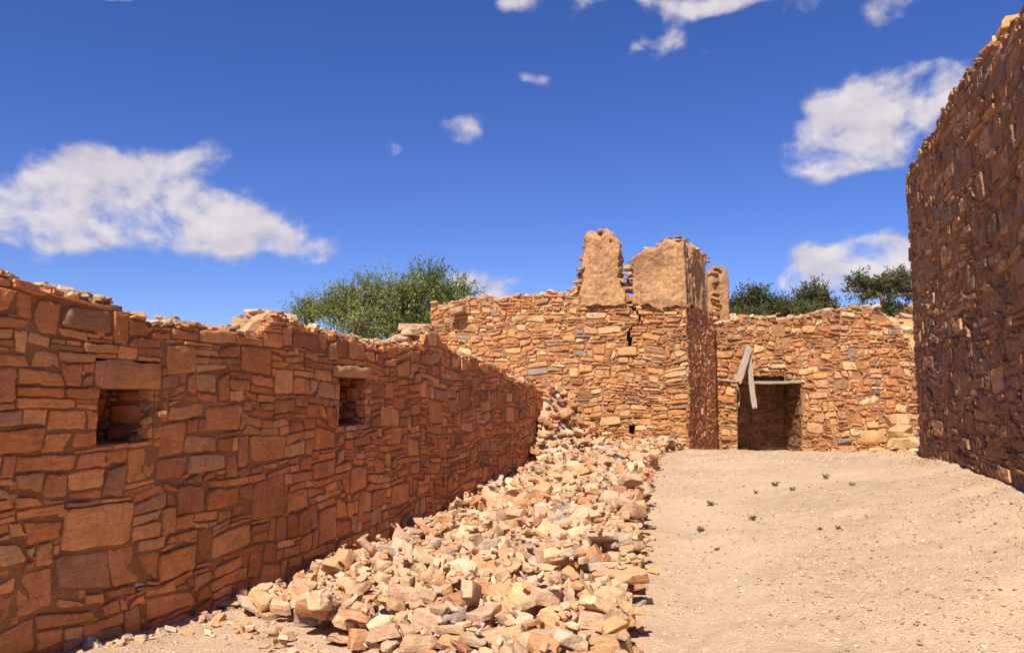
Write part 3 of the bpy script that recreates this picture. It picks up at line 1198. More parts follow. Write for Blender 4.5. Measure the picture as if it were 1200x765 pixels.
def stump(name, corners, zb, topf, parent, seed, per=.03, rowh=.03, amp=.05, mat=None, taper=None, leftcol=None):
    """a rough plastered block: closed outline, own top height round the rim, weathered surface"""
    cs = [np.array(c, float) for c in corners]
    ring = []
    for k in range(len(cs)):
        a, b = cs[k], cs[(k + 1) % len(cs)]
        n = max(3, int(np.linalg.norm(b - a) / per))
        for i in range(n):
            ring.append(a + (b - a) * i / n)
    ring = np.array(ring)
    c0 = ring.mean(0)
    # soften the corners
    for _ in range(5):
        ring = (np.roll(ring, 1, 0) + ring * 2 + np.roll(ring, -1, 0)) / 4
    tops = topf(ring[:, 0], ring[:, 1])
    nrow = max(6, int((tops.max() - zb) / rowh))
    rows = []
    for j in range(nrow + 1):
        f = j / nrow
        zlow = zb + .09 * vn(ring, 3.1, seed + 5) + .05 * vn(ring, 9, seed + 6)
        z = zlow + f * (tops - zlow)
        r = ring.copy()
        if taper is not None:
            r = c0 + (r - c0) * np.stack([taper(z), np.ones_like(z)], -1)
        p3 = np.stack([r[:, 0], r[:, 1], z], -1)
        out_ = r - c0
        out_ /= np.linalg.norm(out_, axis=1)[:, None]
        nz_ = amp * (.8 * vn(p3, 1.6, seed) + .22 * vn(p3, 4.0, seed + 1) + .2 * vn(p3, 9, seed + 2) + .24 * vn(p3, 19, seed + 7))
        streak = np.stack([p3[:, 0], p3[:, 1], p3[:, 2] * .12], -1)
        nz_ = nz_ + amp * .8 * vn(streak, 6.5, seed + 3)
        lip = -.10 * smooth(np.array(f), .93, 1.0) * 1.0
        p3[:, :2] += out_ * (nz_ + lip)[:, None]
        rows.append(p3)
    # top closes inward
    for k in (.7, .35):
        t = rows[nrow].copy()
        cc = t.mean(0)
        q = cc + (t - cc) * k
        q[:, 2] = t[:, 2] * k + cc[2] * (1 - k) + .05 * vn(q, 6, seed + 8) + .03
        rows.append(q)
    V = np.stack(rows)
    m_, n_ = V.shape[:2]
    ii = np.arange(m_ * n_).reshape(m_, n_)
    i2 = np.roll(ii, -1, 1)
    Q = np.stack([ii[:-1], i2[:-1], i2[1:], ii[1:]], -1).reshape(-1, 4)
    V = V.reshape(-1, 3)
    cpt = V[ii[-1]].mean(0)
    V = np.concatenate([V, cpt[None]])
    T = np.stack([ii[-1], i2[-1], np.full(n_, len(V) - 1)], -1)
    o = build_mesh(name, V, Q, T, [mat or M_PLASTER], sharp=50)
    if parent:
        set_parent(o, parent)
    return o


def top_pillar(x, y):
    return 5.40 + .07 * np.sin(x * 9) - .12 * smooth(x, 2.2, 2.4) + .05 * vn(np.stack([x, y], -1), 5, 2)


stump('plaster_stump', [(1.50, yf(1.5) - .015), (2.48, yf(2.48) - .015), (2.52, yf(2.48) + .5), (1.58, yf(1.5) + .5)], 3.76, top_pillar, house, 70, amp=.11,
      taper=lambda z: np.interp(z, [3.7, 4.3, 5.0, 5.4], [1.0, .92, .80, .74]))


def top_block(x, y):
    q = np.stack([x, y], -1)
    return np.interp(x, [2.6, 2.75, 2.95, 3.1, 3.4, 3.8, 4.4, 5.2], [4.52, 4.76, 4.96, 4.98, 5.08, 5.1, 5.2, 4.9]) + .08 * vn(q, 4.5, 9) + .03 * vn(q, 12, 10)


stump('plaster_stump', [(2.66, yf(2.66) - .015), (3.735, yf(3.735) - .015), (4.74, 19.45), (4.0, 19.95), (3.0, yf(3.0) + 1.1)], 3.70, top_block, house, 80, amp=.095)


def top_rear(x, y):
    return np.interp(x, [5.0, 5.3, 5.6, 6.0], [4.75, 5.15, 5.18, 4.85]) + .06 * vn(np.stack([x, y], -1), 6, 4)


stump('rear_wall', [(5.16, 21.0), (5.72, 21.0), (6.0, 22.2), (5.3, 22.2)], .2, top_rear, house, 90, amp=.06)

# stones sticking out of the broken edges
hb = Heap()
rgb_ = np.random.RandomState(3)


def ragged(x, z, y, size, n=1, pal=OCHRE, flat=.5):
    for _ in range(n):
        c = np.array(pal[rgb_.randint(0, len(pal))]) * math.exp(rgb_.normal(0, .12))
        hb.add(ROCKS[rgb_.randint(0, len(ROCKS))], (x + rgb_.normal(0, .03), y + rgb_.uniform(0, .3), z + rgb_.normal(0, .03)),
               (size * rgb_.uniform(.8, 1.2), size * rgb_.uniform(.7, 1.1), size * flat * rgb_.uniform(.7, 1.2)),
               (rgb_.normal(0, .12), rgb_.normal(0, .12), rgb_.uniform(0, 6.3)), c)


def flush():
    global hb
    o = hb.build('broken_edge', M_WALL)
    set_parent(o, house)
    hb = Heap()


side_left = []
for z in np.sort(rgb_.uniform(3.9, 5.3, 22)):
    k_ = .10 * math.sin(z * 9) + .05 * math.sin(z * 23)
    side_left.append(z)
for z in side_left:
    k_ = .10 * math.sin(z * 9) + .05 * math.sin(z * 23)
    ragged(1.52 + .20 * smooth(np.array(z), 4.2, 5.3) + .5 * k_, z, yf(1.5) + .1, rgb_.uniform(.12, .3), 1, OCHRE, .8)
flush()
for z in side_left:
    k_ = .10 * math.sin(z * 9) + .05 * math.sin(z * 23)
    ragged(2.42 - .18 * smooth(np.array(z), 4.2, 5.3) - .4 * k_, z, yf(2.4) + .1, rgb_.uniform(.12, .3), 1, OCHRE, .8)
flush()
for x in np.arange(1.74, 2.3, .07):
    ragged(x, 5.35 + .03 * math.sin(x * 20), yf(x) + .08, .22, 2)
flush()
for z in np.arange(3.75, 4.75, .09):
    ragged(2.72, z, yf(2.7) + .12, .26)
flush()
for z in np.arange(3.72, 4.62, .10):
    ragged(2.58 + .05 * math.sin(z * 17), z, yf(2.55) + .12, rgb_.uniform(.24, .36), 1, OCHRE, .95)
flush()
for x in np.arange(2.7, 3.8, .09):
    ragged(x, float(top_block(np.array([x]), np.array([17.4]))[0]) - .03, yf(x) + .12, .17, 2)
flush()
for k in range(14):
    t = k / 13
    ragged(3.8 + 1.0 * t, float(top_block(np.array([3.8 + t]), np.array([18.0]))[0]) - .05, 17.6 + 1.9 * t, .2)
flush()
for x in np.arange(1.0, 1.6, .07):
    for z in np.arange(3.9, 3.95 + (x - 1.0) * .5, .08):
        ragged(x, z, yf(x) + .12, .22, 1, PALE)
flush()
for z in np.arange(3.7, 5.15, .07):
    ragged(5.3 + .1 * rgb_.rand(), z, 20.98, .26, 2)
flush()
# two light slabs jutting from the stump, a stub of stone under the wall head
def plank_mesh(name, p0, p1, width, thick, mat, parent=None, seed=0, bend=0.0, wobble=.012):
    p0, p1 = np.array(p0, float), np.array(p1, float)
    ax = p1 - p0
    L = np.linalg.norm(ax)
    ax /= L
    ref = np.array([0, -1.0, 0]) if abs(ax[1]) < .8 else np.array([0, 0, 1.0])
    sd = np.cross(ax, ref)
    sd /= np.linalg.norm(sd)
    up = np.cross(sd, ax)
    n = 22
    K = 12
    rows = []
    for i in range(n + 1):
        f = i / n
        c = p0 + ax * L * f + sd * bend * math.sin(math.pi * f)
        wv_ = width * (1 + .12 * float(vn(np.array([[f * 5, seed]]), 1, 3)[0])) * .5
        tv = thick * (1 + .12 * float(vn(np.array([[f * 6, seed + 9]]), 1, 4)[0])) * .5
        if i in (0, n):
            wv_ *= .9
            tv *= .85
        r = []
        for k in range(K):
            a = 2 * math.pi * (k + .5) / K
            ca, sa = math.cos(a), math.sin(a)
            e = .45
            q = c + sd * wv_ * math.copysign(abs(ca) ** e, ca) + up * tv * math.copysign(abs(sa) ** e, sa)
            jag = (.03 * math.sin(k * 2.3 + seed) if i in (0, n) else 0)
            r.append(q + ax * jag)
        rows.append(r)
    V = np.array(rows)
    V = V + wobble * np.stack([vn(V, 5, seed + 1), vn(V, 5, seed + 2), vn(V, 5, seed + 3)], -1)
    ii = np.arange((n + 1) * K).reshape(n + 1, K)
    i2 = np.roll(ii, -1, 1)
    Q = np.stack([ii[:-1], i2[:-1], i2[1:], ii[1:]], -1).reshape(-1, 4)
    V = V.reshape(-1, 3)
    V = np.concatenate([V, V[:K].mean(0)[None], V[-K:].mean(0)[None]])
    T = np.concatenate([np.stack([i2[0], ii[0], np.full(K, len(V) - 2)], -1), np.stack([ii[-1], i2[-1], np.full(K, len(V) - 1)], -1)])
    # vertices relative to the middle so that the grain follows the wood
    mid = (p0 + p1) / 2
    M = np.stack([sd, up, ax])
    o = build_mesh(name, (V - mid) @ M.T, Q, T, [mat], sharp=45)
    o.matrix_world = Matrix.Translation(Vector(mid)) @ Matrix(M.T.tolist()).to_4x4()
    if parent:
        mw = o.matrix_world.copy()
        o.parent = parent
        o.matrix_parent_inverse = Matrix.Translation(parent.location).inverted()
        o.matrix_basis = mw
    return o


sb = np.array([-1.22, yf(-1.22)])
stub = block_on(mapF, (s_f(-1.42), s_f(-1.1), 3.62 - ZF, 3.74 - ZF), 'corbel_stone', (.42, .28, .17), .2, .30, house, 7)

# ------------------------------------------------------------------ the back wall with its doorway
pathB = Path([(5.2, 20.8), (9.4, 20.8), (10.9, 21.1)])
rngB = np.random.RandomState(41)
ZB = .0
bcw, bch = .05, .035
DOOR = (5.79 - 5.2, 7.46 - 5.2, 0, 2.08)
DOOR = (round(DOOR[0] / bcw) * bcw, round(DOOR[1] / bcw) * bcw, 0, round(DOOR[3] / bch) * bch)
SLOT = (DOOR[0] + .35, DOOR[1] - .40, DOOR[3], DOOR[3] + 5 * bch)


def topB(s):
    s = np.asarray(s, float)
    q = np.stack([s, np.zeros_like(s)], -1)
    return np.interp(s + 5.2, [5.2, 5.7, 6.5, 7.5, 8.6, 9.2, 9.6, 9.8, 10.1, 10.4, 10.9], [3.66, 3.68, 3.72, 3.74, 3.92, 4.0, 3.98, 3.85, 3.5, 3.05, 2.6]) + .05 * vn(q, 2.5, 61) + .03 * vn(q, 8, 62)


def insideB(s, t):
    ok = t < topB(s) - .01
    for r in (DOOR, SLOT):
        ok &= ~((s > r[0]) & (s < r[1]) & (t > r[2]) & (t < r[3]))
    return ok


back_wall = empty('stone_wall', 'sunlit ochre stone wall with a low dark doorway below the trees', 'wall', (7.5, 20.8, .3))
CB = [(70, .32, .58, .17, .28, 0, 4), (90, .24, .44, .12, .2, 0, 4)]
ob_, mapB = masonry('wall_face', pathB, ZB, 4.15, insideB, topB, CB, OCHRE, OCHRE_W, rngB, bcw, bch, .6, None, gap=.009, proud=.016, door=DOOR, holes=(DOOR, SLOT), mortar=.034,
                    tilt=.08, n_edge=4, caps=150, cap_pal=PALE + OCHRE, cap_size=(.08, .3), jit=.09, rough=1.4, fill=[(3, .18, .42, .08, .17), (2, .1, .24, .06, .11)])
set_parent(ob_, back_wall)
DARKIN = [(.26, .14, .07), (.32, .17, .085), (.20, .12, .07)]  # stone colours darkened to carry the shade inside door and slot
recess(pathB, DOOR[0], DOOR[1], .02, DOOR[3], 1.35, DARKIN, [1, 1, 1], rngB, 'doorway', back_wall, .06, .05,
       [(40, .3, .5, .2, .3, 0, 2.0), (300, .18, .4, .1, .16, 0, 2.0)])
recess(pathB, SLOT[0], SLOT[1], SLOT[2] + .05, SLOT[3], .25, DARKIN, [1, 1, 1], rngB, 'slot', back_wall, .06, .05)
bx = lambda s: 5.2 + s
plank_mesh('lintel_log', (bx(DOOR[0]) + .28, 20.74, 2.075), (bx(DOOR[1]) - .02, 20.76, 2.10), .075, .09, M_WOOD, back_wall, 2, .02)
plank_mesh('lintel_log', (bx(DOOR[0]) - .55, 20.73, 2.17), (bx(DOOR[0]) - .02, 20.75, 2.10), .05, .06, M_WOOD, back_wall, 4, .01)


def tagged_plank(p0, p1, wd, th, label, seed, bend=0.0):
    return tag(plank_mesh('wooden_plank', p0, p1, wd, th, M_WOOD, None, seed, bend), label, 'plank', 'old planks hanging at the doorway')


tagged_plank((6.09, 20.58, 2.98), (5.70, 20.30, 2.07), .17, .05, 'grey plank leaning diagonally above the left corner of the doorway', 11)
tagged_plank((6.10, 20.62, 2.75), (6.13, 20.42, 1.42), .13, .04, 'narrow plank hanging straight down in front of the doorway', 12, .02)
tagged_plank((5.77, 20.70, 2.02), (5.80, 20.68, 1.48), .045, .035, 'thin curved stick standing beside the left jamb of the doorway', 13, -.05)

# ------------------------------------------------------------------ the tall wall
pathR = Path([(9.6, 13.75), (6.46, 13.05), (xr(-1.5), -1.5)], corner=.55)
rngR = np.random.RandomState(61)
ZR = -.2
LR = pathR.L
sc_corner = 2.9


def topR(s):
    s = np.asarray(s, float)
    x, y, _, _ = pathR.at(s)
    z = np.interp(y, [-2, 4, 6, 6.8, 8.3, 9.4, 10.6, 11.6, 12.3, 12.7, 13.1, 14], [4.5, 4.7, 4.82, 4.90, 5.16, 5.22, 5.25, 5.26, 5.22, 5.18, 5.08, 4.95])
    z = np.where(s < 2.4, 4.95, z)
    q = np.stack([s, np.zeros_like(s)], -1)
    return z - ZR + .05 * vn(q, 2.2, 71) + .05 * vn(q, 6, 72) + .03 * vn(q, 15, 73)


CR = [(70, .4, .75, .2, .34, 0, 2.3), (220, .3, .6, .13, .24, 0, 2.6), (60, .4, .7, .14, .24, 2.2, 6)]
tall_wall = empty('stone_wall', 'tall dark brown rough stone wall with ragged sloping top beside the path', 'wall', (6.7, 13.0, .7))
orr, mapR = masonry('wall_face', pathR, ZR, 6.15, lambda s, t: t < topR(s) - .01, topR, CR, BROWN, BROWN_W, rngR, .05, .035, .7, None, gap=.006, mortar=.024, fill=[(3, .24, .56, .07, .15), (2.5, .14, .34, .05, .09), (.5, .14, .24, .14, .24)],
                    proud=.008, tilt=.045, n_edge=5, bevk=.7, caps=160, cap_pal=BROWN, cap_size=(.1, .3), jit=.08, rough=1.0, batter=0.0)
set_parent(orr, tall_wall)

# ------------------------------------------------------------------ loose stones
rs = np.random.RandomState(101)
HX0, HY0, HRES = -3.2, 1.8, .025
hnx, hny = int(7.4 / HRES), int(17.6 / HRES)
hxs, hys = HX0 + (np.arange(hnx) + .5) * HRES, HY0 + (np.arange(hny) + .5) * HRES
HX, HY = np.meshgrid(hxs, hys)
hmap = ground_z(HX, HY)
owner = np.full(hmap.shape, -1, int)
dens_cache = []
for vs, fs in ROCKS:
    mid = vs[fs].mean(1)
    em = (vs[fs] + vs[fs][:, [1, 2, 0]]).reshape(-1, 3) / 2
    dens_cache.append(np.concatenate([vs, mid, em]))
RUB = [(.57, .365, .205), (.54, .31, .15), (.59, .41, .255), (.53, .265, .125), (.48, .355, .25), (.45, .21, .105), (.36, .28, .23), (.26, .225, .20), (.56, .345, .21)]
RUB_NAME = ['pale buff', 'ochre', 'cream', 'orange-brown', 'greyish tan', 'rust-red', 'grey', 'dark slate-grey', 'pinkish buff']
RUB_W = np.array([7, 5, 5, 2.6, 1.6, .8, .5, .3, 5])
RUB_W = RUB_W / RUB_W.sum()
stones = []


def drop(x, y, size, shape=None, tiltv=.35, yaw=None, q=.62, cidx=None, sink=0.0):
    k = (rs.randint(0, 12) if rs.rand() < .58 else rs.randint(12, 18)) if shape is None else shape
    sc = size * np.array([1, rs.uniform(.65, 1.15), rs.uniform(.75, 1.3)])
    rot = (rs.normal(0, tiltv), rs.normal(0, tiltv), rs.uniform(0, 6.283) if yaw is None else yaw + rs.normal(0, .2))
    p = (dens_cache[k] * sc) @ rot_matrix(*rot).T
    ix = ((p[:, 0] + x - HX0) / HRES).astype(int)
    iy = ((p[:, 1] + y - HY0) / HRES).astype(int)
    ok = (ix >= 0) & (ix < hnx) & (iy >= 0) & (iy < hny)
    if ok.sum() < 20:
        return
    ix, iy, pz = ix[ok], iy[ok], p[ok, 2]
    cell = iy * hnx + ix
    lo = {}
    order = np.argsort(pz)
    c_sorted = cell[order]
    uc, first = np.unique(c_sorted, return_index=True)
    lo_z = pz[order][first]
    c_rev, first2 = np.unique(c_sorted[::-1], return_index=True)
    hi_z = pz[order][::-1][first2]
    hm = hmap.ravel()
    need = hm[uc] - lo_z
    low = lo_z < np.quantile(lo_z, .8)
    z = np.quantile(need[low], q) - sink
    newtop = hi_z + z
    upd = newtop > hm[uc]
    hm[uc] = np.where(upd, newtop, hm[uc])
    ow = owner.ravel()
    ow[uc[upd]] = len(stones)
    ci = rs.choice(len(RUB), p=RUB_W) if cidx is None else cidx
    if z > .86 and y > 15.2 and rs.rand() < .9:
        ci = rs.choice([5, 3, 5, 1])  # rust and ochre tones put the heap's shading into the stone colour
    stones.append(dict(k=k, loc=(x, y, z), sc=sc, rot=rot, ci=ci, size=size))


# kerb of bigger blocks along the path, laid first
y = 2.6
while y < 17.0:
    s = rs.uniform(.22, .36)
    for course in range(2 if y < 8 else 1):
        tz = math.atan2(1, .2)
        drop(float(xe(y)) - .13 - .03 * course + rs.normal(0, .03), y + rs.normal(0, .04), s * rs.uniform(.85, 1.15), tiltv=.08, yaw=rs.choice([0, 1.4]), q=.5,
             cidx=rs.choice([0, 1, 2, 3, 8]))
    y += s * .72
# the mass of stones
cand = []
while len(cand) < 5600:
    x_, y_ = rs.uniform(-2.6, 3.6), rs.uniform(2.6, 18.4)
    if in_rubble(np.array(x_), np.array(y_)):
        cand.append((x_, y_))
tgt = rubble_top(np.array([c[0] for c in cand]), np.array([c[1] for c in cand]))
for n_, (x_, y_) in enumerate(cand):
    u = rs.rand()
    size = .07 + .21 * u ** 2.0
    if n_ < 1500:
        size = .11 + .20 * u ** 1.5
    iy_, ix_ = int((y_ - HY0) / HRES), int((x_ - HX0) / HRES)
    if not (0 <= iy_ < hny and 0 <= ix_ < hnx):
        continue
    if hmap[iy_, ix_] > tgt[n_] + .0 + size * .1:
        if size > .14 or rs.rand() < .7:
            continue
    drop(x_, y_, size, tiltv=.32)
# chips and small pieces wedged between the stones
for n_ in range(2600):
    x_, y_ = rs.uniform(-2.3, 3.6), 2.8 + 14.5 * rs.rand() ** 1.3
    if in_rubble(np.array(x_), np.array(y_)):
        drop(x_, y_, rs.uniform(.03, .075), tiltv=.5, q=.5)
# strays at the foot of the heap and on the bare patch
for k in range(70):
    y_ = rs.uniform(4.2, 7.2)
    x_ = -2.28 + (6.62 - y_) * .80 - abs(rs.normal(0, .22))
    if x_ > xl(y_) + .1:
        drop(x_, y_, rs.uniform(.03, .12), tiltv=.2)
for k in range(60):
    y_ = rs.uniform(4, 17)
    drop(float(xe(y_)) + abs(rs.normal(.04, .06)), y_, rs.uniform(.03, .10), tiltv=.2)

vis = np.bincount(owner[owner >= 0].ravel(), minlength=len(stones))
score = []
for i, st in enumerate(stones):
    x_, y_, z_ = st['loc']
    if y_ < 4.0 or abs(x_ / y_) > .66:
        score.append(0)
        continue
    # below the frame
    el_ = (1.6 - z_) / y_ * 942
    if 470 + el_ > 790:
        score.append(0)
        continue
    score.append(vis[i] / (y_ * y_))
order = np.argsort(score)[::-1]
single = [int(i) for i in order[:300]]
sset = set(single)

mesh_cache = {}
for k, (vs, fs) in enumerate(ROCKS):
    o = build_mesh('loose_stone', vs, None, fs, [M_RUBBLE], sharp=24)
    mesh_cache[k] = o.data
    bpy.data.objects.remove(o)


def zone(x, y):
    f = (x - xl(y)) / (xe(y) - xl(y))
    if y > 15.5 and f < .6:
        return 'in the corner heap'
    if y > 13.5:
        return 'near the ruin foot'
    if f > .86:
        return 'edging the path'
    if f > .62:
        return 'just inside the path edge'
    if f < .30:
        return 'under the long wall'
    return 'in mid rubble'


info = []
for i in single:
    st = stones[i]
    x_, y_, _ = st['loc']
    tone = RUB_NAME[st['ci']]
    shp = 'flat slab' if st['k'] >= 12 else ['chunky block', 'wedge-shaped block', 'angular stone', 'squat stone'][st['k'] % 4]
    sz = 'large' if st['size'] > .23 else 'middling' if st['size'] > .16 else 'small'
    info.append([f'{sz} {tone} {shp}', zone(x_, float(y_)), y_, i])
ORD = ['first', 'second', 'third', 'fourth', 'fifth', 'sixth', 'seventh', 'eighth', 'ninth', 'tenth', 'eleventh', 'twelfth', 'thirteenth', 'fourteenth', 'fifteenth']
buckets = {}
for a in info:
    buckets.setdefault((a[0], a[1]), []).append(a)
labels = {}
for (a, b), lst in buckets.items():
    lst.sort(key=lambda q: q[2])
    for n_, q in enumerate(lst):
        if len(lst) == 1:
            labels[q[3]] = f'{a} {b}'
        else:
            labels[q[3]] = f'{a} {b}, {ORD[min(n_, 14)]} such up the slope'
proto = None
for i in single:
    st = stones[i]
    if proto is None:
        proto = bpy.data.objects.new('loose_stone', mesh_cache[st['k']])
        o = proto
    else:
        o = proto.copy()
        o.data = mesh_cache[st['k']]
    COL.objects.link(o)
    o.location = st['loc']
    o.scale = st['sc']
    o.rotation_euler = st['rot']
    c = np.array(RUB[st['ci']]) * math.exp(rs.normal(0, .10))
    o.color = (*c, 1)
    tag(o, labels[i], 'stone', 'loose stones of the rubble bank')
hp = Heap()
ft = np.random.RandomState(909)
for k in range(900):
    m_ = ft.rand()
    sz_ = .02 + .10 * ft.rand() ** 3.5
    if m_ < .3:
        y_ = ft.uniform(3.0, 7.6)
        x_ = float(xl(y_)) + .04 + abs(ft.normal(0, .16))
    elif m_ < .72:
        y_ = ft.uniform(4.5, 13.4)
        sz_ = .015 + .035 * ft.rand() ** 2
        x_ = float(xr(y_)) - .02 - abs(ft.normal(0, .25))
    else:
        x_ = ft.uniform(4.6, 9.6)
        y_ = 20.75 - abs(ft.normal(0, .5))
        if x_ < 5.3:
            y_ = 17.2 + (x_ - 3.9) * 2.1 - abs(ft.normal(0, .3))
    gz_ = float(terrain_z(np.array(x_), np.array(y_)))
    hp.add(ROCKS[ft.randint(0, 18)], (x_, y_, gz_ + sz_ * .12), (sz_, sz_, sz_), (ft.normal(0, .3), ft.normal(0, .3), ft.uniform(0, 6.3)), np.array([RUB[1], RUB[2], RUB[0], RUB[4]][ft.randint(0, 4)]) * ft.uniform(.8, 1.1))
for i, st in enumerate(stones):
    if i in sset or vis[i] == 0:
        continue
    c = np.array(RUB[st['ci']]) * math.exp(rs.normal(0, .10))
    hp.add(ROCKS[st['k']], st['loc'], st['sc'], st['rot'], c)
tag(hp.build('rubble', M_RUBBLE_MASS, sharp=24), 'mass of small broken stones filling the bank between wall and path', 'rubble', kind='stuff')


def single_rock(name, k, loc, sc, rot, col, label, cat, group=None):
    o = bpy.data.objects.new(name, mesh_cache[k])
    COL.objects.link(o)
    o.location, o.scale, o.rotation_euler, o.color = loc, sc, rot, (*col, 1)
    return tag(o, label, cat, group)


# blocks at the end of the back wall
BL = [
    (1, (8.25, 17.0, .72), (.72, .55, .62), (0, 0, .1), (.56, .40, .22), 'large square ochre block at the foot of the tall wall end'),
    (5, (8.55, 17.7, 1.0), (.62, .5, .6), (.1, .1, 1.0), (.52, .33, .18), 'second block resting behind the square ochre block'),
    (4, (9.05, 20.3, .72), (.6, .5, .7), (0, 0, .3), (.50, .30, .15), 'low block at the base of the back wall right end'),
    (6, (9.5, 20.0, 1.15), (.75, .6, .7), (.1, 0, 2.2), (.53, .35, .2), 'mid-height block in the pile beside the back wall end'),
    (3, (8.95, 18.7, .88), (.6, .5, .5), (.1, -.1, .4), (.55, .37, .2), 'flat block lying between the square ochre block and the back wall'),
]
for k, loc, sc, rot, col, lab in BL:
    single_rock('boulder', k, loc, tuple(q * .86 for q in sc), rot, tuple(np.array(col) * (1.05, .95, .8)), lab, 'boulder', 'fallen blocks at the end of the back wall')
hp = Heap()
for k in range(800):
    x_, y_ = rs.uniform(9.9, 13.5), rs.uniform(19.8, 23.6)
    gz = float(terrain_z(np.array(x_), np.array(y_)))
    s = .06 + .3 * rs.rand() ** 2.5
    hp.add(ROCKS[rs.randint(0, 18)], (x_, y_, gz + s * .1), (s, s, s), (rs.normal(0, .4), rs.normal(0, .4), rs.uniform(0, 6.3)), np.array(OCHRE[rs.randint(0, 8)]))
for k in range(260):
    t = rs.rand()
    x_ = 8.7 + 2.2 * t + rs.normal(0, .25)
    y_ = 18.6 + 2.8 * t + rs.normal(0, .3)
    gz = float(terrain_z(np.array(x_), np.array(y_)))
    s = rs.uniform(.1, .32)
    hp.add(ROCKS[rs.randint(0, 18)], (x_, y_, gz + s * .1), (s, s, s), (rs.normal(0, .4), rs.normal(0, .4), rs.uniform(0, 6.3)),
           np.array(OCHRE[rs.randint(0, 8)]) * 1.1)
for k in range(420):
    x_, y_ = rs.uniform(4.6, 18), rs.uniform(22.8, 32)
    s = rs.uniform(.08, .4) * (1 if rs.rand() < .7 else 1.5)
    hp.add(ROCKS[rs.randint(0, 18)], (x_, y_, float(terrain_z(np.array(x_), np.array(y_))) + s * .1), (s, s, s * .8), (rs.normal(0, .3), rs.normal(0, .3), rs.uniform(0, 6.3)),
           np.array(PALE[rs.randint(0, 5)]))
tag(hp.build('hillside_rubble', M_RUBBLE_MASS, sharp=24), 'scattered broken stones on the slope behind the back wall', 'rubble', kind='stuff')

# slabs on the two raised places of the long wall
def wall_slab(Y, d, z, sc, rot, col, lab, k):
    s_ = float(s_l(Y))
    x, y_, nx, ny = [float(v) for v in pathL.at(np.array(s_))]
    return single_rock('capping_slab', k, (x + nx * d, y_ + ny * d, z), sc, rot, col, lab, 'stone slab', 'flat slabs on top of the long wall')


wall_slab(7.50, -.22, 2.31, (.40, .3, .40), (.05, .08, 1.3), (.52, .31, .13), 'orange slab at the step in the long wall top', 13)
wall_slab(7.72, -.25, 2.40, (.36, .3, .40), (-.06, .1, .5), (.50, .33, .19), 'middle slab stacked on the long wall step', 14)
wall_slab(7.74, -.24, 2.465, (.36, .32, .26), (.03, -.04, 1.1), (.54, .42, .30), 'thin pale slab topmost on the long wall step', 15)
wall_slab(8.05, -.25, 2.42, (.38, .3, .4), (.08, .02, 1.9), (.50, .32, .19), 'broad slab beside the stacked slabs of the wall step', 16)
wall_slab(11.05, -.22, 2.53, (.55, .45, .45), (.03, .04, 1.2), (.52, .33, .17), 'lower flat slab on the raised block of the long wall near the acacia', 17)
wall_slab(11.30, -.24, 2.63, (.60, .45, .36), (-.04, .05, 1.0), (.55, .37, .22), 'upper flat slab on the raised block of the long wall near the acacia', 13)
wall_slab(10.75, -.26, 2.41, (.45, .4, .4), (.1, .1, 2.0), (.54, .37, .22), 'slab at the near foot of the raised wall block', 15)
# bright blocks on the tall wall
for Y, dz, k, lab in ((7.95, .04, 1, 'orange block on the ragged top of the tall wall, lower one'), (7.62, .07, 5, 'second orange block on the tall wall top, higher up')):
    s_ = float(pathR.L - (Y + 1.5) * math.hypot(1, .33))
    x, y_, nx, ny = [float(v) for v in pathR.at(np.array(s_))]
    z = float(topR(np.array(s_))) + ZR
    single_rock('capping_block', k, (x - nx * .22, y_ - ny * .22, z + dz + .04), (.34, .28, .36), (0, .1, 1.2), (.60, .32, .11), lab, 'stone block', 'blocks on top of the tall wall')

# ------------------------------------------------------------------ gravel on the path
gp = np.random.RandomState(7)
hg_ = Heap()
cnt = 0
while cnt < 11000:
    y_ = 3.6 + 14.5 * gp.rand() ** 1.5
    x_ = gp.uniform(float(xe(y_)) - .02, float(xr(y_)) - .05)
    if x_ > .72 * y_ + .5:
        continue
    cl = float(vn(np.array([[x_, y_]]), .8, 91)[0])
    if gp.rand() > .45 + .55 * cl:
        continue
    s = .009 + .045 * gp.rand() ** 3.6
    c = np.array([(.58, .40, .26), (.52, .34, .21), (.64, .46, .31), (.44, .29, .19), (.38, .27, .2), (.66, .49, .34)][gp.randint(0, 6)])
    hg_.add(PEBBLES[gp.randint(0, 8)], (x_, y_, float(terrain_z(np.array(x_), np.array(y_))) + s * .08), (s, s, s * .8), (gp.normal(0, .25), gp.normal(0, .25), gp.uniform(0, 6.3)), c)
    cnt += 1
for k in range(700):
    y_ = gp.uniform(4.2, 7.4)
    x_ = gp.uniform(xl(y_) + .05, -2.28 + (6.62 - y_) * .80 + .3)
    if x_ < xl(y_) + .05:
        continue
    s = .010 + .05 * gp.rand() ** 3
    c = np.array([(.52, .36, .24), (.46, .30, .19), (.60, .45, .32), (.38, .27, .19)][gp.randint(0, 4)])
    hg_.add(PEBBLES[gp.randint(0, 8)], (x_, y_, float(terrain_z(np.array(x_), np.array(y_))) + s * .08), (s, s, s * .8), (gp.normal(0, .25), gp.normal(0, .25), gp.uniform(0, 6.3)), c)
tag(hg_.build('gravel', M_RUBBLE_MASS, sharp=30), 'small pale pebbles strewn over the dusty path', 'gravel', kind='stuff')

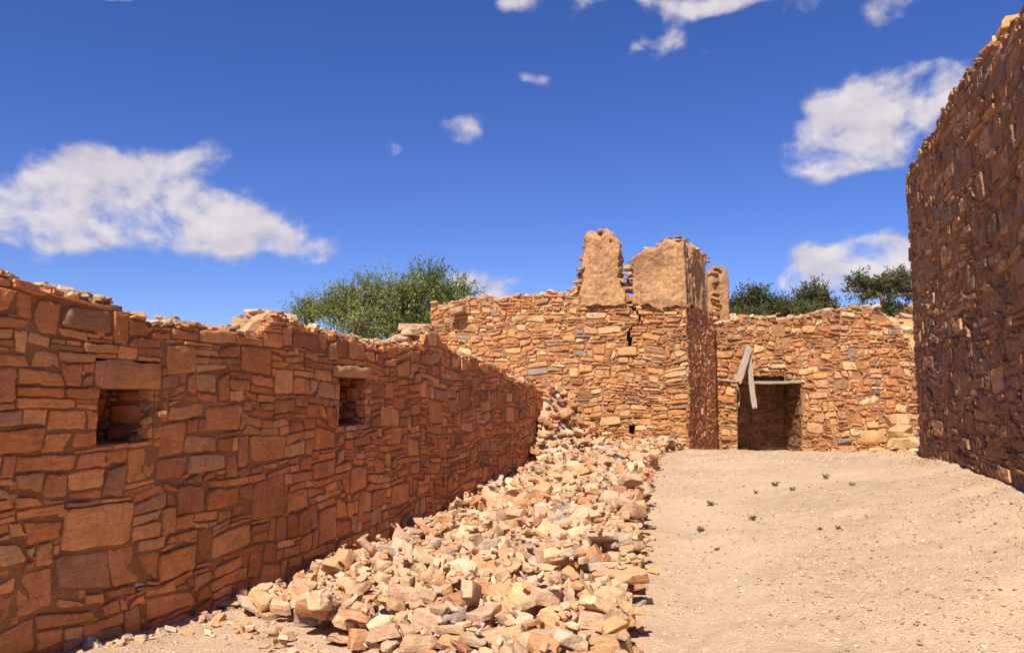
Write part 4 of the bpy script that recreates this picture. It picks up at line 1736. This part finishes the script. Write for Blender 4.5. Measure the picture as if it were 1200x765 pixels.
# ------------------------------------------------------------------ plants
def tubes(list_of, sides=5):
    """list of (points, radii) -> verts, quads"""
    V, Q, base = [], [], 0
    for pts, rad in list_of:
        pts = np.asarray(pts, float)
        n = len(pts)
        tg = np.gradient(pts, axis=0)
        tg /= np.linalg.norm(tg, axis=1)[:, None] + 1e-9
        ref = np.where(np.abs(tg[:, 2:3]) > .9, np.array([[1., 0, 0]]), np.array([[0, 0, 1.]]))
        u = np.cross(tg, ref)
        u /= np.linalg.norm(u, axis=1)[:, None] + 1e-9
        v = np.cross(tg, u)
        a = np.arange(sides) * 2 * math.pi / sides
        ring = pts[:, None] + (u[:, None] * np.cos(a)[None, :, None] + v[:, None] * np.sin(a)[None, :, None]) * np.asarray(rad)[:, None, None]
        V.append(ring.reshape(-1, 3))
        ii = np.arange(n * sides).reshape(n, sides) + base
        i2 = np.roll(ii, -1, 1)
        Q.append(np.stack([ii[:-1], i2[:-1], i2[1:], ii[1:]], -1).reshape(-1, 4))
        base += n * sides
    return np.concatenate(V), np.concatenate(Q)


def leaf_quads(centers, size, rg, aspect=.45, up=.35, dirs=None):
    n = len(centers)
    d = rg.normal(0, 1, (n, 3))
    if dirs is not None:
        d = d * .7 + dirs
    d /= np.linalg.norm(d, axis=1)[:, None]
    r = rg.normal(0, 1, (n, 3))
    r[:, 2] += up
    s = np.cross(d, r)
    s /= np.linalg.norm(s, axis=1)[:, None] + 1e-9
    L = size * rg.uniform(.6, 1.4, (n, 1))
    a = centers
    V = np.stack([a, a + d * L * .5 + s * L * aspect * .5, a + d * L, a + d * L * .5 - s * L * aspect * .5], 1)
    return V.reshape(-1, 3), np.arange(n * 4).reshape(n, 4)


def tree(name, base, lobes, label, cat, group, seed, leaf=.05, twigs=420, per=26, greens=((.055, .085, .022), (.10, .125, .035)), trunk_r=.11, fork=.35,
         twig_len=.45, up_bias=.5, stems=1, shell=.45):
    rg = np.random.RandomState(seed)
    base = np.array(base, float)
    root = empty(name, label, cat, tuple(base), group)
    tot = np.array([l[1][0] * l[1][1] * l[1][2] for l in lobes]) ** .6
    tot = tot / tot.sum()
    limbs = []
    cz = np.mean([l[0][2] for l in lobes])
    hubs = []
    for k in range(stems):
        f = base + np.array([rg.normal(0, .12) * stems, rg.normal(0, .12) * stems, (cz - base[2]) * fork])
        limbs.append((np.array([base - np.array([0, 0, .25]), base * .5 + f * .5 + rg.normal(0, .05, 3), f]), [trunk_r, trunk_r * .85, trunk_r * .7]))
        hubs.append(f)
    leaves, ldir, lcol = [], [], []
    for (c, rad), share in zip(lobes, tot):
        c, rad = np.array(c, float), np.array(rad, float)
        f = hubs[np.argmin([np.linalg.norm(h - c) for h in hubs])]
        m1 = f * .5 + c * .5 + rg.normal(0, .10, 3) * rad.mean()
        limbs.append((np.array([f, m1, c]), [trunk_r * .6, trunk_r * .42, trunk_r * .25]))
        nodes = []
        for k in range(max(3, int(share * 34))):
            u = rg.normal(0, 1, 3)
            u /= np.linalg.norm(u)
            nd = c + u * rad * rg.uniform(.35, .75)
            st = m1 * .4 + c * .6
            limbs.append((np.array([st, (st + nd) / 2 + rg.normal(0, .06, 3), nd]), [trunk_r * .22, trunk_r * .16, trunk_r * .09]))
            nodes.append(nd)
        nodes = np.array(nodes)
        nt = int(twigs * share)
        tone_l = rg.uniform(.8, 1.2)
        for k in range(nt):
            u = rg.normal(0, 1, 3)
            u /= np.linalg.norm(u)
            r_ = rg.uniform(shell, 1.02) if rg.rand() < .9 else rg.uniform(1.0, 1.25)
            e = c + u * rad * r_
            if float(vn(e[None], 1.6, seed)[0]) < -.42:
                continue
            nd = nodes[np.argmin(np.linalg.norm(nodes - e, axis=1))]
            dv = e - nd
            ln = np.linalg.norm(dv) + 1e-6
            dv = dv / ln
            dv = dv + np.array([0, 0, up_bias])
            dv /= np.linalg.norm(dv)
            tip = e + dv * twig_len * rg.uniform(.4, 1.0)
            mid = e * .6 + nd * .4
            limbs.append((np.array([nd, mid, e, tip]), [trunk_r * .08, trunk_r * .07, trunk_r * .05, trunk_r * .02]))
            tt = rg.rand(per)[:, None]
            pts = np.where(tt < .35, mid + (e - mid) * (tt / .35), e + (tip - e) * ((tt - .35) / .65)) + rg.normal(0, .035 + leaf * .35, (per, 3))
            leaves.append(pts)
            ldir.append(np.repeat(dv[None], per, 0))
            gcol = np.array(greens[0]) + (np.array(greens[1]) - np.array(greens[0])) * np.clip(rg.normal(.45, .3), 0, 1)
            lcol.append(np.repeat(gcol[None] * tone_l, per, 0) * rg.uniform(.75, 1.25, (per, 1)))
    V, Q = tubes(limbs, 5)
    t = build_mesh('trunk', V, Q, None, [M_BARK])
    set_parent(t, root)
    LV, LQ = leaf_quads(np.concatenate(leaves), leaf, rg, .5, .3, np.concatenate(ldir))
    cr = build_mesh('crown', LV, LQ, None, [M_LEAF], np.repeat(np.concatenate(lcol), 4, 0), smooth_on=False)
    set_parent(cr, root)
    return root


def at(px, py, Y):
    """where the line of sight through a photo pixel meets depth Y"""
    a, b = (px - 600) / 942.0, -(py - 382.5) / 942.0
    p = R(PITCH)
    d = np.array([a, math.cos(p) - b * math.sin(p), math.sin(p) + b * math.cos(p)])
    return np.array([0, 0, 1.6]) + d * (Y / d[1])


def lobe(px, py, rx, ry, Y, depth=None):
    k = Y / 942
    return (at(px, py, Y), (rx * k, (depth or rx) * k, ry * k))


gzf = lambda x, y: float(terrain_z(np.array(x), np.array(y)))
# acacia behind the long wall
bx0, by0 = -3.3, 22.6
tree('acacia_tree', (bx0, by0, gzf(bx0, by0)),
     [lobe(405, 362, 28, 24, 22.3), lobe(440, 352, 32, 26, 22.8), lobe(478, 348, 34, 28, 22.3), lobe(508, 335, 24, 22, 22.7), lobe(520, 352, 28, 20, 22.2),
      lobe(460, 378, 40, 24, 22.5), lobe(425, 380, 30, 20, 22.0), lobe(500, 378, 32, 22, 22.4), lobe(540, 342, 16, 8, 22.4), lobe(387, 362, 14, 18, 22.5)],
     'wide feathery green acacia rising behind the long wall', 'tree', 'trees behind the walls', 5, leaf=.07, twigs=1500, per=24,
     greens=((.145, .185, .05), (.29, .325, .105)), trunk_r=.13, fork=.45, twig_len=.55, stems=2, up_bias=.7, shell=.3)
bx1, by1 = -5.9, 23.4
tree('acacia_tree', (bx1, by1, gzf(bx1, by1)), [lobe(357, 360, 17, 12, 23.4), lobe(352, 376, 16, 14, 23.4), lobe(366, 366, 10, 16, 23.3)],
     'small feathery acacia peeping over the stepped top of the long wall', 'tree', 'trees behind the walls', 6, leaf=.06, twigs=190, per=20,
     greens=((.145, .185, .05), (.28, .32, .105)), trunk_r=.06, fork=.5, twig_len=.35, up_bias=.9, shell=.3)
DG = ((.065, .075, .032), (.14, .14, .062))


def hill_tree(name, lobes, bpx, Y, label, cat, seed, **kw):
    b_ = at(bpx, 372, Y)
    z = gzf(b_[0], b_[1])
    return tree(name, (b_[0], b_[1], z), lobes, label, cat, 'trees and shrubs on the hillside', seed, **kw)


hill_tree('hill_tree', [lobe(886, 346, 13, 11, 31), lobe(876, 360, 17, 12, 31), lobe(900, 360, 17, 11, 31.4), lobe(862, 362, 14, 14, 31.5), lobe(915, 362, 10, 8, 31)], 885, 31,
          'dark bushy tree with one raised tuft, next to the pale broken wall stump', 'tree', 21, leaf=.11, twigs=420, per=24, greens=DG, trunk_r=.12, fork=.3, twig_len=.3, up_bias=.2, shell=.2)
hill_tree('hill_tree', [lobe(952, 343, 17, 10, 32), lobe(943, 356, 20, 9, 32), lobe(966, 352, 14, 9, 32.3), lobe(935, 362, 12, 8, 31.7)], 952, 32,
          'dark layered tree standing between the tufted tree and the umbrella tree', 'tree', 22, leaf=.10, twigs=330, per=22, greens=DG, trunk_r=.12, fork=.35, twig_len=.45, up_bias=.15, shell=.2)
hill_tree('hill_tree', [lobe(1006, 333, 17, 13, 33), lobe(1026, 336, 16, 14, 33.3), lobe(1046, 328, 20, 12, 33), lobe(1066, 336, 18, 14, 33.2), lobe(1016, 345, 14, 9, 33), lobe(1085, 340, 14, 12, 33)], 1040, 33,
          'broad umbrella-shaped dark tree beside the tall wall', 'tree', 23, leaf=.11, twigs=560, per=24, greens=DG, trunk_r=.16, fork=.55, twig_len=.3, up_bias=.1, stems=2, shell=.2)
OG = ((.07, .085, .025), (.13, .13, .045))


def shrub(px, py, rx, ry, Y, label, seed, greens, leaf=.09, tw=120):
    b_ = at(px, py, Y)
    z = gzf(b_[0], b_[1])
    c = np.array([b_[0], b_[1], z + ry / 942 * Y * .8])
    k = Y / 942
    return tree('hill_shrub', (b_[0], b_[1], z), [(c, (rx * k, rx * k * .8, ry * k))], label, 'shrub', 'trees and shrubs on the hillside', seed, leaf=leaf, twigs=tw, per=20, greens=greens,
                trunk_r=.05, fork=.3, twig_len=.2, up_bias=.4, shell=.15)


shrub(945, 372, 20, 9, 28, 'olive green low shrub in front of the layered tree', 31, OG)
shrub(925, 368, 14, 8, 29, 'dark low shrub beside the olive green one', 32, DG)
shrub(970, 368, 14, 8, 28.5, 'brownish green shrub below the layered tree', 33, ((.08, .075, .03), (.12, .105, .05)))
shrub(1043, 362, 13, 9, 29, 'spiky dark shrub under the umbrella tree', 34, DG, .14, 90)
shrub(1010, 358, 16, 5, 30, 'low dry brown bush on the crest of the hill', 35, ((.12, .09, .05), (.18, .13, .075)), .08, 90)
shrub(1066, 372, 9, 5, 27, 'pale dry tuft on the slope beside the tall wall', 36, ((.20, .15, .08), (.26, .2, .11)), .08, 60)
shrub(878, 370, 20, 7, 29.5, 'dark shrub at the foot of the tufted tree', 37, DG)


# small weeds on the path
def ground_hit(px, py):
    for Y in np.arange(4.5, 19, .02):
        p = at(px, py, Y)
        if p[2] <= gzf(p[0], p[1]):
            return p
    return at(px, py, 10)


WEEDS = [(886, 578, .07, 'low spreading weed, leftmost of the upper row of path weeds'), (909, 569, .10, 'upright little weed, second from the left in the upper row of path weeds'),
         (929, 575, .07, 'small weed in the middle of the upper row of path weeds'), (969, 561, .11, 'largest bushy weed, high on the path'),
         (834, 592, .10, 'thin weed halfway up the path near the rubble edge'), (821, 623, .09, 'dark weed on the path nearest to the rubble edge'),
         (882, 609, .08, 'small weed alone in the centre of the path below the upper row'), (998, 569, .07, 'tiny weed at the tall wall end of the upper row of path weeds'),
         (983, 620, .05, 'tiny weed low on the path, right one of a pair'), (960, 621, .05, 'tiny weed low on the path, left one of a pair'),
         (840, 645, .05, 'smallest weed, lowest of all on the path')]
for n_, (px, py, s, lab) in enumerate(WEEDS):
    p = ground_hit(px, py)
    rg = np.random.RandomState(400 + n_)
    root = empty('path_weed', lab, 'weed', (p[0], p[1], gzf(p[0], p[1])), 'weeds growing on the path')
    st, lv, dr = [], [], []
    for k in range(9):
        a = rg.uniform(0, 6.3)
        d = np.array([math.cos(a) * rg.uniform(.3, 1), math.sin(a) * rg.uniform(.3, 1), rg.uniform(.3, 1.0)]) * s * .55
        o_ = np.array([p[0], p[1], gzf(p[0], p[1]) - .005])
        st.append((np.array([o_, o_ + d * .5 + np.array([0, 0, .01]), o_ + d]), [.0025, .002, .001]))
        for q in np.linspace(.3, 1, 7):
            lv.append(o_ + d * q)
            dr.append(d / np.linalg.norm(d))
    V, Q = tubes(st, 4)
    t = build_mesh('stem', V, Q, None, [M_BARK])
    set_parent(t, root)
    LV, LQ = leaf_quads(np.array(lv), s * .3, rg, .5, .3, np.array(dr))
    c = np.array([(.14, .12, .05), (.19, .15, .085)][n_ % 2])
    cr = build_mesh('leaf_tuft', LV, LQ, None, [M_LEAF], np.repeat(c[None], len(LV), 0), smooth_on=False)
    set_parent(cr, root)
# dry grass by the foot of the tall wall
rg = np.random.RandomState(77)
lv, dr = [], []
for k in range(900):
    y_ = rg.uniform(5, 12.5)
    x_ = float(xr(y_)) - abs(rg.normal(.05, .35))
    if float(vn(np.array([[x_, y_]]), 1.2, 17)[0]) < .15:
        continue
    lv.append((x_, y_, gzf(x_, y_)))
    dr.append((rg.normal(0, .5), rg.normal(0, .5), 1.0))
LV, LQ = leaf_quads(np.array(lv), .06, rg, .10, .0, np.array(dr) * 1.6)
gr = build_mesh('dry_grass', LV, LQ, None, [M_LEAF], np.repeat(np.array([[.34, .26, .13]]), len(LV), 0), smooth_on=False)
tag(gr, 'sparse dry grass stubble along the foot of the tall wall', 'grass', kind='stuff')
